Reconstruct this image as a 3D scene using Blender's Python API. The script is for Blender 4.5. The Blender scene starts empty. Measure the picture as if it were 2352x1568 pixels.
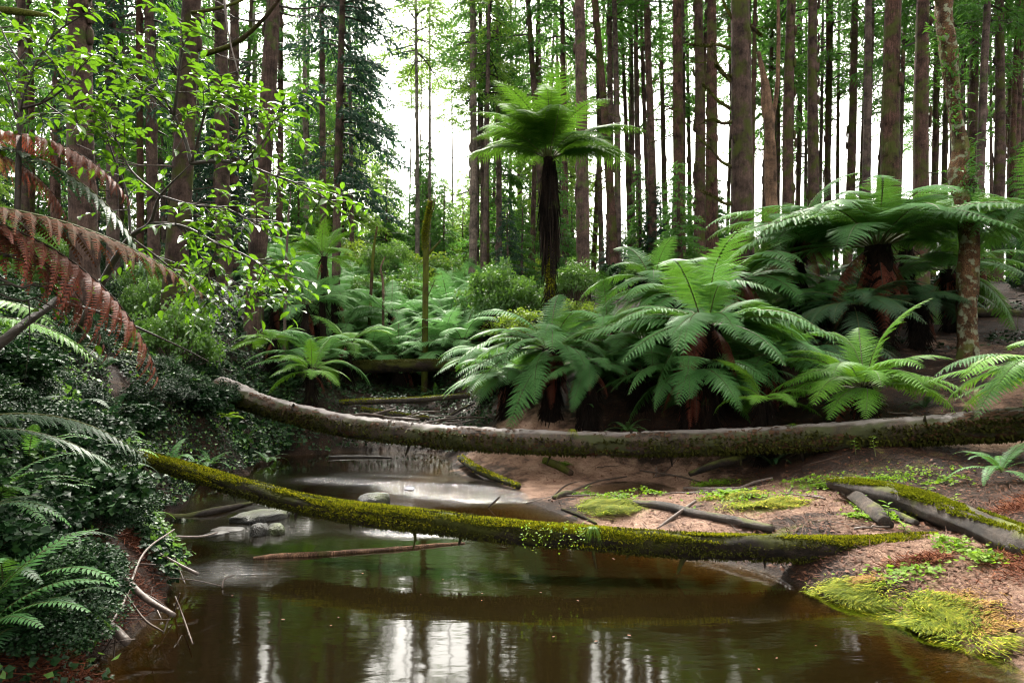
import bpy, math, random
import numpy as np
from mathutils import Vector, Matrix, Quaternion

random.seed(7)
RNG = np.random.default_rng(11)
R = math.radians
SC = bpy.context.scene
COL = SC.collection

# ------------------------------------------------------------------ camera, sky, sun, exposure
FPX = 1532.0            # focal length in pixels of a 2352 px wide frame
PITCH = R(3.2)
CAM = np.array([0.0, 0.0, 1.6])
cam_d = bpy.data.cameras.new('camera')
cam_d.sensor_width = 36.0
cam_d.lens = 36.0 * FPX / 2352.0
cam_d.clip_start = 0.05
cam_d.clip_end = 2000
cam = bpy.data.objects.new('camera', cam_d)
cam.location = CAM
cam.rotation_euler = (R(90) + PITCH, 0, 0)
COL.objects.link(cam)
SC.camera = cam

SUN_EL, SUN_AZ = R(54), R(-9)      # ahead of the camera, above the bright gap over the valley
world = bpy.data.worlds.new('World')
SC.world = world
world.use_nodes = True
wn, wl = world.node_tree.nodes, world.node_tree.links
wn.clear()
w_out = wn.new('ShaderNodeOutputWorld')
w_bg = wn.new('ShaderNodeBackground')
w_sky = wn.new('ShaderNodeTexSky')
w_sky.sky_type = 'NISHITA'
w_sky.sun_disc = False
w_sky.sun_elevation = SUN_EL
w_sky.sun_rotation = SUN_AZ
w_sky.dust_density = 3.0
w_hs = wn.new('ShaderNodeHueSaturation')
w_hs.inputs['Saturation'].default_value = 0.05
wl.new(w_sky.outputs[0], w_hs.inputs['Color'])
w_mix = wn.new('ShaderNodeMix')
w_mix.data_type = 'RGBA'
w_mix.blend_type = 'MULTIPLY'
w_mix.inputs[0].default_value = 1.0
w_mix.inputs[7].default_value = (1.0, 0.965, 0.88, 1)      # thin warm overcast
wl.new(w_hs.outputs[0], w_mix.inputs[6])
wl.new(w_mix.outputs[2], w_bg.inputs[0])
w_bg.inputs[1].default_value = 0.15
wl.new(w_bg.outputs[0], w_out.inputs[0])

sun_d = bpy.data.lights.new('sun', 'SUN')
sun_d.energy = 3.2
sun_d.angle = R(12)
sun_d.color = (1.0, 0.95, 0.86)
sun = bpy.data.objects.new('sun', sun_d)
sd = Vector((math.sin(SUN_AZ) * math.cos(SUN_EL), math.cos(SUN_AZ) * math.cos(SUN_EL), math.sin(SUN_EL)))
sun.rotation_euler = sd.to_track_quat('Z', 'Y').to_euler()
sun.location = (0, 0, 60)
COL.objects.link(sun)

SC.view_settings.view_transform = 'Standard'
SC.view_settings.look = 'None'
SC.view_settings.exposure = 2.68
SC.view_settings.gamma = 1.0
SC.view_settings.use_curve_mapping = False
SC.render.engine = 'CYCLES'
cy = SC.cycles
cy.use_denoising = True
try:
    cy.denoiser = 'OPENIMAGEDENOISE'
    cy.denoising_input_passes = 'RGB_ALBEDO_NORMAL'
    cy.denoising_prefilter = 'ACCURATE'
except Exception:
    pass
cy.max_bounces = 7
cy.diffuse_bounces = 3
cy.glossy_bounces = 3
cy.transmission_bounces = 3
cy.transparent_max_bounces = 8
cy.caustics_reflective = False
cy.caustics_refractive = False
cy.sample_clamp_indirect = 6.0
cy.use_adaptive_sampling = True
cy.adaptive_threshold = 0.02
SC.render.use_persistent_data = False
cy.filter_width = 1.1

# ------------------------------------------------------------------ helpers
def P(px, py, d):
    """world point seen at pixel (px,py) of the 2352 x 1568 picture, d metres forward"""
    x = (px - 1176.0) / FPX
    z = -(py - 784.0) / FPX
    dy = math.cos(PITCH) - z * math.sin(PITCH)
    dz = math.sin(PITCH) + z * math.cos(PITCH)
    k = d / dy
    return np.array([CAM[0] + x * k, CAM[1] + d, CAM[2] + dz * k])

def XY(px, d):
    return (px - 1176.0) / FPX * d, d

def unit(v):
    v = np.asarray(v, float)
    n = np.linalg.norm(v, axis=-1, keepdims=True)
    return v / np.maximum(n, 1e-9)

def frames(D, up=None, roll=None):
    """(N,3,3) matrices whose columns are side, direction, normal"""
    D = unit(D)
    N = len(D)
    if up is None:
        up = np.tile([0.0, 0.0, 1.0], (N, 1))
    up = np.asarray(up, float)
    if up.ndim == 1:
        up = np.tile(up, (N, 1))
    bad = np.abs((up * D).sum(1)) > 0.98
    up = up.copy()
    up[bad] = [1.0, 0.13, 0.0]
    X = unit(np.cross(D, up))
    Z = np.cross(X, D)
    if roll is not None:
        c, s = np.cos(roll)[:, None], np.sin(roll)[:, None]
        X, Z = X * c + Z * s, Z * c - X * s
    return np.stack([X, D, Z], axis=2)

class G:
    """collects geometry and links it as ONE mesh object"""
    def __init__(self):
        self.V, self.F, self.n, self.attr = [], [], 0, {}
    def add(self, v, f, m=0):
        v = np.asarray(v, np.float32).reshape(-1, 3)
        f = np.asarray(f, np.int32)
        if len(f):
            self.F.append((f + self.n, m))
        self.V.append(v)
        self.n += len(v)
        return self
    def stamp(self, tv, tf, M, T, m=0):
        tv = np.asarray(tv, float)
        tf = np.asarray(tf)
        N = len(T)
        if N == 0:
            return self
        v = np.einsum('nij,kj->nki', M, tv) + np.asarray(T)[:, None, :]
        k = len(tv)
        f = tf[None, :, :] + (np.arange(N) * k)[:, None, None]
        return self.add(v.reshape(-1, 3), f.reshape(-1, tf.shape[1]), m)
    def tube(self, pts, rad, sides=6, m=0, cap=True, jitter=0.0):
        pts = np.asarray(pts, float)
        n = len(pts)
        rad = np.broadcast_to(np.asarray(rad, float), (n,))
        T = unit(np.gradient(pts, axis=0))
        ref = np.array([0.0, 0.0, 1.0]) if abs(T[0][2]) < 0.9 else np.array([1.0, 0.0, 0.0])
        u = unit(np.cross(T[0], ref))
        rings = []
        a = np.linspace(0, 2 * np.pi, sides, endpoint=False)
        for i in range(n):
            u = unit(u - T[i] * np.dot(u, T[i]))
            w = np.cross(T[i], u)
            r = rad[i] * (1 + (RNG.random(sides) - .5) * jitter)
            rings.append(pts[i] + (np.cos(a) * r)[:, None] * u + (np.sin(a) * r)[:, None] * w)
        v = np.concatenate(rings)
        i, j = np.meshgrid(np.arange(n - 1), np.arange(sides), indexing='ij')
        i, j = i.ravel(), j.ravel()
        j2 = (j + 1) % sides
        f = np.stack([i * sides + j, i * sides + j2, (i + 1) * sides + j2, (i + 1) * sides + j], 1)
        self.add(v, f, m)
        if cap:
            b = self.n - len(v)
            self.F.append((np.arange(sides - 1, -1, -1)[None] + b, m))
            self.F.append((np.arange(sides)[None] + b + (n - 1) * sides, m))
        return self
    def mesh(self, name, mats, smooth=False):
        me = bpy.data.meshes.new(name)
        V = np.concatenate(self.V) if self.V else np.zeros((0, 3), np.float32)
        me.vertices.add(len(V))
        me.vertices.foreach_set('co', V.astype(np.float32).ravel())
        loops = np.concatenate([f.ravel() for f, m in self.F])
        tot = np.concatenate([np.full(len(f), f.shape[1], np.int32) for f, m in self.F])
        mi = np.concatenate([np.full(len(f), m, np.int32) for f, m in self.F])
        me.loops.add(len(loops))
        me.loops.foreach_set('vertex_index', loops.astype(np.int32))
        me.polygons.add(len(tot))
        me.polygons.foreach_set('loop_start', np.concatenate([[0], np.cumsum(tot)[:-1]]).astype(np.int32))
        me.polygons.foreach_set('loop_total', tot)
        me.polygons.foreach_set('material_index', mi)
        me.polygons.foreach_set('use_smooth', np.full(len(tot), bool(smooth)))
        for m in (mats if isinstance(mats, (list, tuple)) else [mats]):
            me.materials.append(m)
        for k, a in self.attr.items():
            at = me.attributes.new(k, 'FLOAT', 'POINT')
            at.data.foreach_set('value', np.asarray(a, np.float32))
        me.update(calc_edges=True)
        return me
    def build(self, name, mats, parent=None, smooth=False):
        return link(name, self.mesh(name, mats, smooth), parent)

def link(name, me, parent=None, loc=None, rot=None, scale=None):
    o = bpy.data.objects.new(name, me)
    COL.objects.link(o)
    if parent is not None:
        o.parent = parent
    if loc is not None:
        o.location = [float(c) for c in loc]
    if rot is not None:
        o.rotation_euler = rot
    if scale is not None:
        o.scale = scale
    return o

def tag(o, label=None, cat=None, group=None, kind=None):
    if label: o['label'] = label
    if cat: o['category'] = cat
    if group: o['group'] = group
    if kind: o['kind'] = kind
    return o

def empty(name, loc, label, cat, group=None, rotz=0.0, rot=None):
    o = bpy.data.objects.new(name, None)
    o.empty_display_size = 0.1
    COL.objects.link(o)
    o.location = [float(c) for c in loc]
    o.rotation_euler = rot if rot else (0, 0, rotz)
    return tag(o, label, cat, group)

def spline(pts, n):
    """Catmull-Rom through pts, n samples"""
    p = np.asarray(pts, float)
    p = np.vstack([2 * p[0] - p[1], p, 2 * p[-1] - p[-2]])
    m = len(p) - 3
    t = np.linspace(0, m - 1e-6, n)
    i = t.astype(int)
    f = (t - i)[:, None]
    a, b, c, d = p[i], p[i + 1], p[i + 2], p[i + 3]
    return .5 * (2 * b + (c - a) * f + (2 * a - 5 * b + 4 * c - d) * f ** 2 + (3 * b - a - 3 * c + d) * f ** 3)

def sn(x, y, z=0.0, s=1.0, seed=0.0):
    """cheap smooth noise about -1..1 from sines"""
    x, y, z = x * s + seed * 1.7, y * s + seed * 2.3, z * s + seed * .9
    return (np.sin(x * 1.3 + np.sin(y * 1.7 + z) * 1.4) + np.sin(y * 2.1 + np.sin(x * 1.9 - z * 1.3) * 1.2 + 1.3)
            + np.sin(z * 2.3 + x * .7 + y * .9 + 2.1) * .6 + .5 * np.sin(x * 3.7 + y * 3.1 + z * 2.9)) / 3.1

# ------------------------------------------------------------------ materials
def nmat(name):
    m = bpy.data.materials.new(name)
    m.use_nodes = True
    nt = m.node_tree
    nt.nodes.clear()
    return m, nt.nodes, nt.links

def ramp(n, stops):
    r = n.new('ShaderNodeValToRGB')
    e = r.color_ramp.elements
    e[0].position, e[0].color = stops[0][0], (*stops[0][1], 1)
    e[1].position, e[1].color = stops[-1][0], (*stops[-1][1], 1)
    for p, c in stops[1:-1]:
        q = e.new(p)
        q.color = (*c, 1)
    return r

def noise(n, l, scale, detail=4, vec=None, rough=.55, mapscale=None):
    t = n.new('ShaderNodeTexNoise')
    t.inputs['Scale'].default_value = scale
    t.inputs['Detail'].default_value = detail
    t.inputs['Roughness'].default_value = rough
    if vec is not None:
        if mapscale:
            mp = n.new('ShaderNodeMapping')
            mp.inputs['Scale'].default_value = mapscale
            l.new(vec, mp.inputs['Vector'])
            vec = mp.outputs[0]
        l.new(vec, t.inputs['Vector'])
    return t

def math_n(n, l, op, a, b=None, clamp=False):
    m = n.new('ShaderNodeMath')
    m.operation = op
    m.use_clamp = clamp
    for i, v in enumerate((a, b)):
        if v is None: continue
        if isinstance(v, (int, float)): m.inputs[i].default_value = v
        else: l.new(v, m.inputs[i])
    return m.outputs[0]

def mixc(n, l, f, a, b):
    m = n.new('ShaderNodeMix')
    m.data_type = 'RGBA'
    for i, v in ((0, f), (6, a), (7, b)):
        if isinstance(v, (int, float)): m.inputs[i].default_value = v
        elif isinstance(v, tuple): m.inputs[i].default_value = (*v, 1)
        else: l.new(v, m.inputs[i])
    return m.outputs[2]

def leaf_mat(name, c1, c2, c3=None, rough=.4, trans=.35, spec=.5, nscale=1.2, tcol=None, isl_w=.35):
    """leaf or frond: two tones by object and by noise, partly translucent"""
    m, n, l = nmat(name)
    out = n.new('ShaderNodeOutputMaterial')
    oi = n.new('ShaderNodeObjectInfo')
    geo = n.new('ShaderNodeNewGeometry')
    nz = noise(n, l, nscale, 3, geo.outputs['Position'])
    isl = geo.outputs['Random Per Island']
    f = math_n(n, l, 'ADD', math_n(n, l, 'MULTIPLY', oi.outputs['Random'], .45),
               math_n(n, l, 'ADD', math_n(n, l, 'MULTIPLY', nz.outputs[0], .6), math_n(n, l, 'MULTIPLY', isl, isl_w)))
    f = math_n(n, l, 'SUBTRACT', f, .02 + isl_w * .5, True)
    r = ramp(n, [(0, c1), (.6, c2), (1, c3 or c2)])
    l.new(f, r.inputs[0])
    p = n.new('ShaderNodeBsdfPrincipled')
    l.new(r.outputs[0], p.inputs['Base Color'])
    p.inputs['Roughness'].default_value = rough
    p.inputs['Specular IOR Level'].default_value = spec
    tr = n.new('ShaderNodeBsdfTranslucent')
    if tcol:
        l.new(mixc(n, l, .6, r.outputs[0], tcol), tr.inputs[0])
    else:
        l.new(r.outputs[0], tr.inputs[0])
    mx = n.new('ShaderNodeMixShader')
    mx.inputs[0].default_value = trans
    l.new(p.outputs[0], mx.inputs[1])
    l.new(tr.outputs[0], mx.inputs[2])
    l.new(mx.outputs[0], out.inputs[0])
    return m

def bark_mat(name, dark, mid, light, moss=(.035, .055, .012), moss_amt=.3, moss_up=0.0, vscale=(9, 9, 1.6), bump=.6,
             rough=.9, spec=.12, lichen=None, wet_top=None, patch=2.5):
    """bark in object space: vertical furrows, blotches, moss where noise and an upward face say so"""
    m, n, l = nmat(name)
    out = n.new('ShaderNodeOutputMaterial')
    tc = n.new('ShaderNodeTexCoord')
    geo = n.new('ShaderNodeNewGeometry')
    oi = n.new('ShaderNodeObjectInfo')
    fine = noise(n, l, 1.0, 6, tc.outputs['Object'], .65, vscale)
    vor = n.new('ShaderNodeTexVoronoi')
    vor.feature = 'DISTANCE_TO_EDGE'
    mp = n.new('ShaderNodeMapping')
    mp.inputs['Scale'].default_value = tuple(v * 1.6 for v in vscale)
    dist = noise(n, l, 3.0, 3, tc.outputs['Object'])
    ad = n.new('ShaderNodeVectorMath'); ad.operation = 'MULTIPLY_ADD'
    l.new(dist.outputs[1], ad.inputs[0]); ad.inputs[1].default_value = (.25, .25, .25); l.new(tc.outputs['Object'], ad.inputs[2])
    l.new(ad.outputs[0], mp.inputs[0]); l.new(mp.outputs[0], vor.inputs['Vector'])
    crack = math_n(n, l, 'MULTIPLY', vor.outputs['Distance'], 3.0, True)
    h = math_n(n, l, 'ADD', math_n(n, l, 'MULTIPLY', fine.outputs[0], .7), math_n(n, l, 'MULTIPLY', crack, .3))
    r = ramp(n, [(.36, dark), (.50, mid), (.64, light)])
    l.new(h, r.inputs[0])
    big = noise(n, l, .7, 4, geo.outputs['Position'])
    col = mixc(n, l, math_n(n, l, 'MULTIPLY', oi.outputs['Random'], .2), r.outputs[0], light)
    grey = mixc(n, l, h, tuple(c * .45 for c in light), tuple(c * .9 for c in (sum(light) / 3,) * 3))
    rr_ = n.new('ShaderNodeMath'); rr_.operation = 'FRACT'
    l.new(math_n(n, l, 'MULTIPLY', oi.outputs['Random'], 7.3), rr_.inputs[0])
    col = mixc(n, l, math_n(n, l, 'ADD', .12, math_n(n, l, 'MULTIPLY', rr_.outputs[0], .6)), col, grey)
    br = ramp(n, [(.38, (.3, .3, .3)), (.62, (1.2, 1.15, 1.1))])
    pn = noise(n, l, patch, 10, geo.outputs['Position'], .72)
    l.new(pn.outputs[0], br.inputs[0])
    ml = n.new('ShaderNodeMix'); ml.data_type = 'RGBA'; ml.blend_type = 'MULTIPLY'; ml.inputs[0].default_value = 1.0
    l.new(col, ml.inputs[6]); l.new(br.outputs[0], ml.inputs[7])
    col = ml.outputs[2]
    if lichen:
        ln = noise(n, l, 7, 5, tc.outputs['Object'])
        lr = ramp(n, [(.52, (0, 0, 0)), (.6, (1, 1, 1))])
        l.new(ln.outputs[0], lr.inputs[0])
        col = mixc(n, l, math_n(n, l, 'MULTIPLY', lr.outputs[0], .8), col, lichen)
    mn = noise(n, l, 2.2, 5, geo.outputs['Position'])
    sep = n.new('ShaderNodeSeparateXYZ')
    l.new(geo.outputs['Normal'], sep.inputs[0])
    up = math_n(n, l, 'MULTIPLY', sep.outputs[2], moss_up)
    mf = math_n(n, l, 'ADD', math_n(n, l, 'ADD', mn.outputs[0], up), moss_amt - .75)
    mf = math_n(n, l, 'MULTIPLY', mf, 7.0, True)
    mcol = mixc(n, l, fine.outputs[0], moss, tuple(c * 2.6 for c in moss))
    p = n.new('ShaderNodeBsdfPrincipled')
    if wet_top:
        tr = math_n(n, l, 'ADD', sep.outputs[2], math_n(n, l, 'MULTIPLY', mn.outputs[0], .55))
        tr = math_n(n, l, 'MULTIPLY', math_n(n, l, 'SUBTRACT', tr, .98), 6.0, True)
        mf = math_n(n, l, 'MULTIPLY', mf, math_n(n, l, 'SUBTRACT', 1.0, tr))
        col = mixc(n, l, tr, col, wet_top)
        rg = math_n(n, l, 'SUBTRACT', rough, math_n(n, l, 'MULTIPLY', tr, rough - .42))
        l.new(rg, p.inputs['Roughness'])
    else:
        p.inputs['Roughness'].default_value = rough
    col = mixc(n, l, mf, col, mcol)
    l.new(col, p.inputs['Base Color'])
    p.inputs['Specular IOR Level'].default_value = spec
    b = n.new('ShaderNodeBump')
    b.inputs['Strength'].default_value = bump
    b.inputs['Distance'].default_value = .03
    l.new(h, b.inputs['Height'])
    l.new(b.outputs[0], p.inputs['Normal'])
    l.new(p.outputs[0], out.inputs[0])
    return m

def plain_mat(name, c1, c2, scale=20, rough=.7, spec=.3, bump=.3):
    m, n, l = nmat(name)
    out = n.new('ShaderNodeOutputMaterial')
    geo = n.new('ShaderNodeNewGeometry')
    nz = noise(n, l, scale, 5, geo.outputs['Position'])
    oi = n.new('ShaderNodeObjectInfo')
    f = math_n(n, l, 'ADD', math_n(n, l, 'MULTIPLY', nz.outputs[0], .8), math_n(n, l, 'MULTIPLY', geo.outputs['Random Per Island'], .3), True)
    r = ramp(n, [(.3, c1), (.85, c2)])
    l.new(f, r.inputs[0])
    p = n.new('ShaderNodeBsdfPrincipled')
    l.new(r.outputs[0], p.inputs['Base Color'])
    p.inputs['Roughness'].default_value = rough
    p.inputs['Specular IOR Level'].default_value = spec
    b = n.new('ShaderNodeBump'); b.inputs['Strength'].default_value = bump; b.inputs['Distance'].default_value = .02
    l.new(nz.outputs[0], b.inputs['Height']); l.new(b.outputs[0], p.inputs['Normal'])
    l.new(p.outputs[0], out.inputs[0])
    return m

M = {}
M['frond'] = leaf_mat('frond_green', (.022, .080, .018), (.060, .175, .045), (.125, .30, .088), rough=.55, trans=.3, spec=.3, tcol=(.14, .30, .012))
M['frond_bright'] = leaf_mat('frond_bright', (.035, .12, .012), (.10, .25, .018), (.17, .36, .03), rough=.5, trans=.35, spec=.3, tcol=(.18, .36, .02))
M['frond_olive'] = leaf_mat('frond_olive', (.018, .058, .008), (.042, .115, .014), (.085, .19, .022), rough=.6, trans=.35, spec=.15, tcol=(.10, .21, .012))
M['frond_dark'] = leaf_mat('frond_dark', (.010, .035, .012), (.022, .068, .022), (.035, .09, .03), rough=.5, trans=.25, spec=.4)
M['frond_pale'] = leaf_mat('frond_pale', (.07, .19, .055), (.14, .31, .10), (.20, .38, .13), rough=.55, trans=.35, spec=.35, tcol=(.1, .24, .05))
M['frond_dead'] = leaf_mat('frond_dead', (.05, .014, .009), (.14, .036, .020), (.25, .075, .042), rough=.6, trans=.35, spec=.25)
M['frond_dying'] = leaf_mat('frond_dying', (.018, .035, .011), (.06, .033, .014), (.17, .042, .022), rough=.7, trans=.2, spec=.1, nscale=4)
M['stipe'] = plain_mat('stipe', (.03, .035, .012), (.09, .10, .03), 15, .6)
M['stipe_dark'] = plain_mat('stipe_dark', (.012, .008, .005), (.05, .03, .015), 15, .6)
M['fern_trunk'] = bark_mat('fern_trunk_bark', (.003, .002, .0015), (.010, .006, .004), (.035, .018, .010), moss_amt=.12, vscale=(14, 14, 3), bump=.9)
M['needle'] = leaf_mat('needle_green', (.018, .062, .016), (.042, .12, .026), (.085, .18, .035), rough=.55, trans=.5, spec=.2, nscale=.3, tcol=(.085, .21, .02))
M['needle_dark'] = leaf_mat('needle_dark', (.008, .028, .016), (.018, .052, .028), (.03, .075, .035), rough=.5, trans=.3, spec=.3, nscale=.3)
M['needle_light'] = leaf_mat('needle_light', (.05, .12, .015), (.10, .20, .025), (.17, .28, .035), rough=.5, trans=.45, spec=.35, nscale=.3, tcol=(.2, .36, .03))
M['leaf_shrub'] = leaf_mat('leaf_shrub', (.03, .085, .015), (.08, .17, .03), (.14, .26, .045), rough=.4, trans=.4, spec=.5, nscale=.8, tcol=(.15, .3, .03))
M['leaf_yellow'] = leaf_mat('leaf_yellow_green', (.045, .10, .010), (.10, .18, .018), (.18, .27, .03), rough=.4, trans=.45, spec=.5, nscale=.8, tcol=(.3, .42, .03))
M['leaf_fresh'] = leaf_mat('leaf_fresh', (.015, .06, .006), (.06, .155, .010), (.15, .27, .014), rough=.25, trans=.42, spec=.9, nscale=2, tcol=(.14, .29, .008))
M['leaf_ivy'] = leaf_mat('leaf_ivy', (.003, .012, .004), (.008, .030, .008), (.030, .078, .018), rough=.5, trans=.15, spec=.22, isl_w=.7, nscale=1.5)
M['leaf_weed'] = leaf_mat('leaf_weed', (.03, .075, .006), (.09, .165, .010), (.20, .28, .02), rough=.6, trans=.4, spec=.2, nscale=5, tcol=(.25, .45, .02))
M['grass'] = leaf_mat('grass_blade', (.03, .05, .004), (.20, .25, .010), (.55, .44, .05), rough=.6, trans=.4, spec=.2, nscale=6, isl_w=1.0, tcol=(.35, .5, .02))
M['grass_dry'] = leaf_mat('grass_dry', (.22, .12, .03), (.33, .2, .06), (.4, .28, .12), rough=.6, trans=.3, spec=.2, nscale=3)
M['moss'] = leaf_mat('moss_green', (.025, .032, .004), (.12, .135, .006), (.32, .28, .012), rough=.8, trans=.25, spec=.1, nscale=7, isl_w=.8, tcol=(.3, .34, .01))
M['moss_dull'] = leaf_mat('moss_dull', (.018, .02, .004), (.05, .052, .008), (.10, .10, .015), rough=.8, trans=.15, spec=.1, nscale=3)
M['litter'] = leaf_mat('litter', (.03, .012, .007), (.10, .040, .020), (.26, .12, .06), rough=.7, trans=.05, spec=.2, nscale=6)
M['litter_dark'] = leaf_mat('bark_flake', (.02, .011, .007), (.07, .036, .02), (.18, .10, .06), rough=.8, trans=.0, spec=.1, nscale=4)
M['litter_rust'] = leaf_mat('rusty_litter', (.035, .011, .006), (.10, .030, .014), (.22, .085, .04), rough=.75, trans=.05, spec=.1, nscale=6, isl_w=.7)
M['bark'] = bark_mat('conifer_bark', (.030, .017, .013), (.095, .055, .043), (.21, .13, .11), moss_amt=.18, bump=.9)
M['bark_red'] = bark_mat('conifer_bark_red', (.022, .011, .008), (.080, .040, .030), (.17, .09, .07), moss=(.03, .035, .008), moss_amt=.27, bump=1.0, vscale=(7, 7, 3.5))
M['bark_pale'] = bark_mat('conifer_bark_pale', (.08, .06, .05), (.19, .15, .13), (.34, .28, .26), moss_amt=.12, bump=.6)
M['bark_moss'] = bark_mat('mossy_bark', (.02, .012, .007), (.055, .032, .018), (.13, .07, .035), moss=(.035, .040, .006), moss_amt=.36, bump=.9)
M['bark_log'] = bark_mat('log_bark', (.012, .007, .004), (.055, .030, .017), (.17, .095, .055), moss=(.022, .026, .004), moss_amt=.33, moss_up=0,
                         vscale=(13, 13, 13), bump=1.0, wet_top=(.21, .18, .175), spec=.5, rough=.8, patch=4.5)
M['bark_wet'] = bark_mat('wet_log_bark', (.005, .004, .003), (.020, .013, .009), (.075, .048, .034), moss=(.03, .033, .005), moss_amt=.27, moss_up=.15,
                         vscale=(24, 24, 24), bump=1.0, rough=.8, spec=.15, patch=5)
M['wood_grey'] = bark_mat('grey_dead_wood', (.010, .007, .005), (.045, .031, .023), (.15, .108, .085), moss=(.07, .08, .01), moss_amt=.15, moss_up=.15,
                          vscale=(22, 22, 22), bump=.9, rough=.65, spec=.3)
M['bark_lichen'] = bark_mat('lichen_bark', (.03, .016, .009), (.10, .05, .025), (.20, .11, .05), moss=(.05, .06, .015), moss_amt=.22,
                            vscale=(7, 7, 3), bump=1.0, lichen=(.22, .25, .17))
M['snag'] = bark_mat('snag_wood', (.04, .02, .012), (.17, .085, .045), (.33, .18, .10), moss=(.05, .06, .01), moss_amt=.12, vscale=(14, 14, 1.2), bump=1.0)
M['twig'] = plain_mat('twig_bark', (.02, .013, .009), (.09, .06, .045), 30, .7, .4)
M['twig_dark'] = plain_mat('dark_limb', (.008, .006, .004), (.035, .025, .017), 30, .6, .4)
M['twig_grey'] = plain_mat('grey_twig', (.03, .022, .018), (.14, .105, .09), 30, .55, .5)
M['rock'] = plain_mat('wet_rock', (.015, .014, .011), (.07, .062, .05), 9, .4, .6, .8)
M['rock_moss'] = bark_mat('mossy_rock', (.007, .007, .006), (.022, .021, .018), (.055, .055, .05), moss=(.025, .032, .006), moss_amt=.16, moss_up=.1,
                          vscale=(6, 6, 6), bump=.8, rough=.5, spec=.5)
M['rock_pale'] = plain_mat('pale_rock', (.03, .027, .025), (.11, .10, .095), 7, .5, .3, 1)

# ------------------------------------------------------------------ terrain
TP = []      # control points x, y, z
def tp(px, py, d, z=None):
    p = P(px, py, d)
    TP.append((p[0], p[1], p[2] if z is None else z))
def te(px, py, z=0.0):      # on the water line
    d = (CAM[2] - z) / math.tan(math.atan((py - 784) / FPX) - PITCH)
    TP.append((*XY(px, d), z))
# water edge, left side then right side
for a in [(150, 1560), (290, 1480), (385, 1400), (400, 1330), (370, 1240), (370, 1180), (450, 1110), (560, 1072), (650, 1046)]: te(*a)
for a in [(2352, 1562), (2100, 1455), (1900, 1375), (1750, 1305), (1600, 1282), (1400, 1212), (1230, 1160), (1170, 1120), (1040, 1052)]: te(*a)
te(760, 1038); te(900, 1036)
# bed
for px, py, z in [(700, 1500, -.7), (1200, 1520, -.8), (1700, 1500, -.7), (1000, 1350, -.75), (1400, 1330, -.6), (650, 1300, -.6), (2000, 1540, -.4),
                  (800, 1200, -.3), (550, 1200, -.35), (1100, 1200, -.35), (950, 1120, -.06), (1100, 1110, -.05), (800, 1090, -.25), (650, 1080, -.25), (950, 1065, -.22)]:
    x, y = P(px, py, 1)[:2]
    d = 1.6 / math.tan(math.atan((py - 784) / FPX) - PITCH)
    TP.append((*XY(px, d), z))
TP += [(-1.8, 1.5, -.5), (0, 0, -.9), (1.8, 1, -.6), (-1, -4, -.8), (2, -5, -.6), (0, -12, -.6)]
# right bank and sand bar
for a in [(2352, 1300, 4.8), (2200, 1130, 7.2), (2300, 1010, 9.2), (1900, 1130, 7.6), (1700, 1130, 7.9), (1500, 1140, 8.1), (1300, 1090, 10.6),
          (1500, 1060, 11.2), (1750, 1040, 10.8), (1400, 1180, 7.5), (2100, 1240, 5.5), (2250, 1380, 4.5), (2000, 1340, 5.0), (1850, 1240, 5.7),
          (2250, 830, 12.5), (2300, 740, 16), (2352, 900, 10.5), (2000, 745, 16), (2100, 700, 19), (1990, 975, 9.7), (1850, 980, 10.6),
          (1600, 940, 11.6), (1300, 940, 12.6), (1200, 900, 13.8), (1050, 962, 16), (1600, 770, 14), (1700, 640, 17), (1450, 690, 18),
          (1300, 740, 19), (1150, 780, 19)]: tp(*a)
for px, d, z in [(1700, 22, 5.2), (2000, 25, 5.2), (2300, 24, 5.0), (2000, 35, 6.6), (2500, 30, 5.5), (1500, 35, 7.0), (1800, 60, 8.0), (2600, 60, 7), (1300, 30, 5.2),
                 (2900, 10, 2.2), (2900, 4, 1.0), (2700, 2, .8), (1800, 130, 9), (3000, 130, 8), (1600, 300, 9), (3000, 300, 9)]:
    TP.append((*XY(px, d), z))
# left bank
for a in [(350, 1075, 8.2), (200, 1010, 6.2), (0, 930, 5.2), (0, 1330, 3.3), (150, 1200, 4.4), (260, 1150, 6.0), (0, 820, 8.0), (200, 780, 11.5), (400, 850, 14.5),
          (560, 800, 17), (650, 870, 17), (450, 915, 12.5), (540, 985, 12.2), (600, 1015, 13.5), (350, 940, 10), (480, 1010, 11.0), (100, 1450, 3.2), (300, 1010, 9),
          (740, 940, 15), (900, 940, 16.3), (850, 890, 19), (1000, 900, 19)]: tp(*a)
for px, d, z in [(850, 24, 3.1), (850, 30, 4.7), (1050, 28, 4.0), (650, 24, 4.3), (850, 37, 6.3), (1050, 37, 5.6), (300, 22, 4.5), (0, 20, 4.6), (-200, 10, 3.2), (-600, 5, 2.8), (400, 40, 7), (-200, 40, 8),
                 (900, 48, 8.2), (1150, 45, 6.6), (950, 80, 11.5), (300, 80, 12), (900, 130, 14), (-300, 130, 14), (700, 300, 12), (-1200, 300, 14), (-300, 4, 1.5), (-900, 3, 1.9)]:
    TP.append((*XY(px, d), z))
TP += [(-3.2, 1.5, .5), (-3.4, 0, .5), (-3.5, -3, .7), (-5.5, 0, 1.6), (-9, -4, 3.0), (-9, -15, 4), (9, -6, 2.5), (9, -15, 3), (-60, -40, 9), (60, -40, 8), (0, -60, 3)]
TPa = np.array(TP, float)
def _phi(r2):
    return np.where(r2 > 1e-12, r2 * np.log(np.maximum(r2, 1e-12)) * .5, 0.0)
def _warp(x, y):     # compress far distances so far points do not swing the near ones
    r = np.sqrt(x * x + y * y) + 1e-9
    k = np.log1p(r / 8.0) * 8.0 / r
    return x * k, y * k
_wx, _wy = _warp(TPa[:, 0], TPa[:, 1])
_n = len(TPa)
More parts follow.
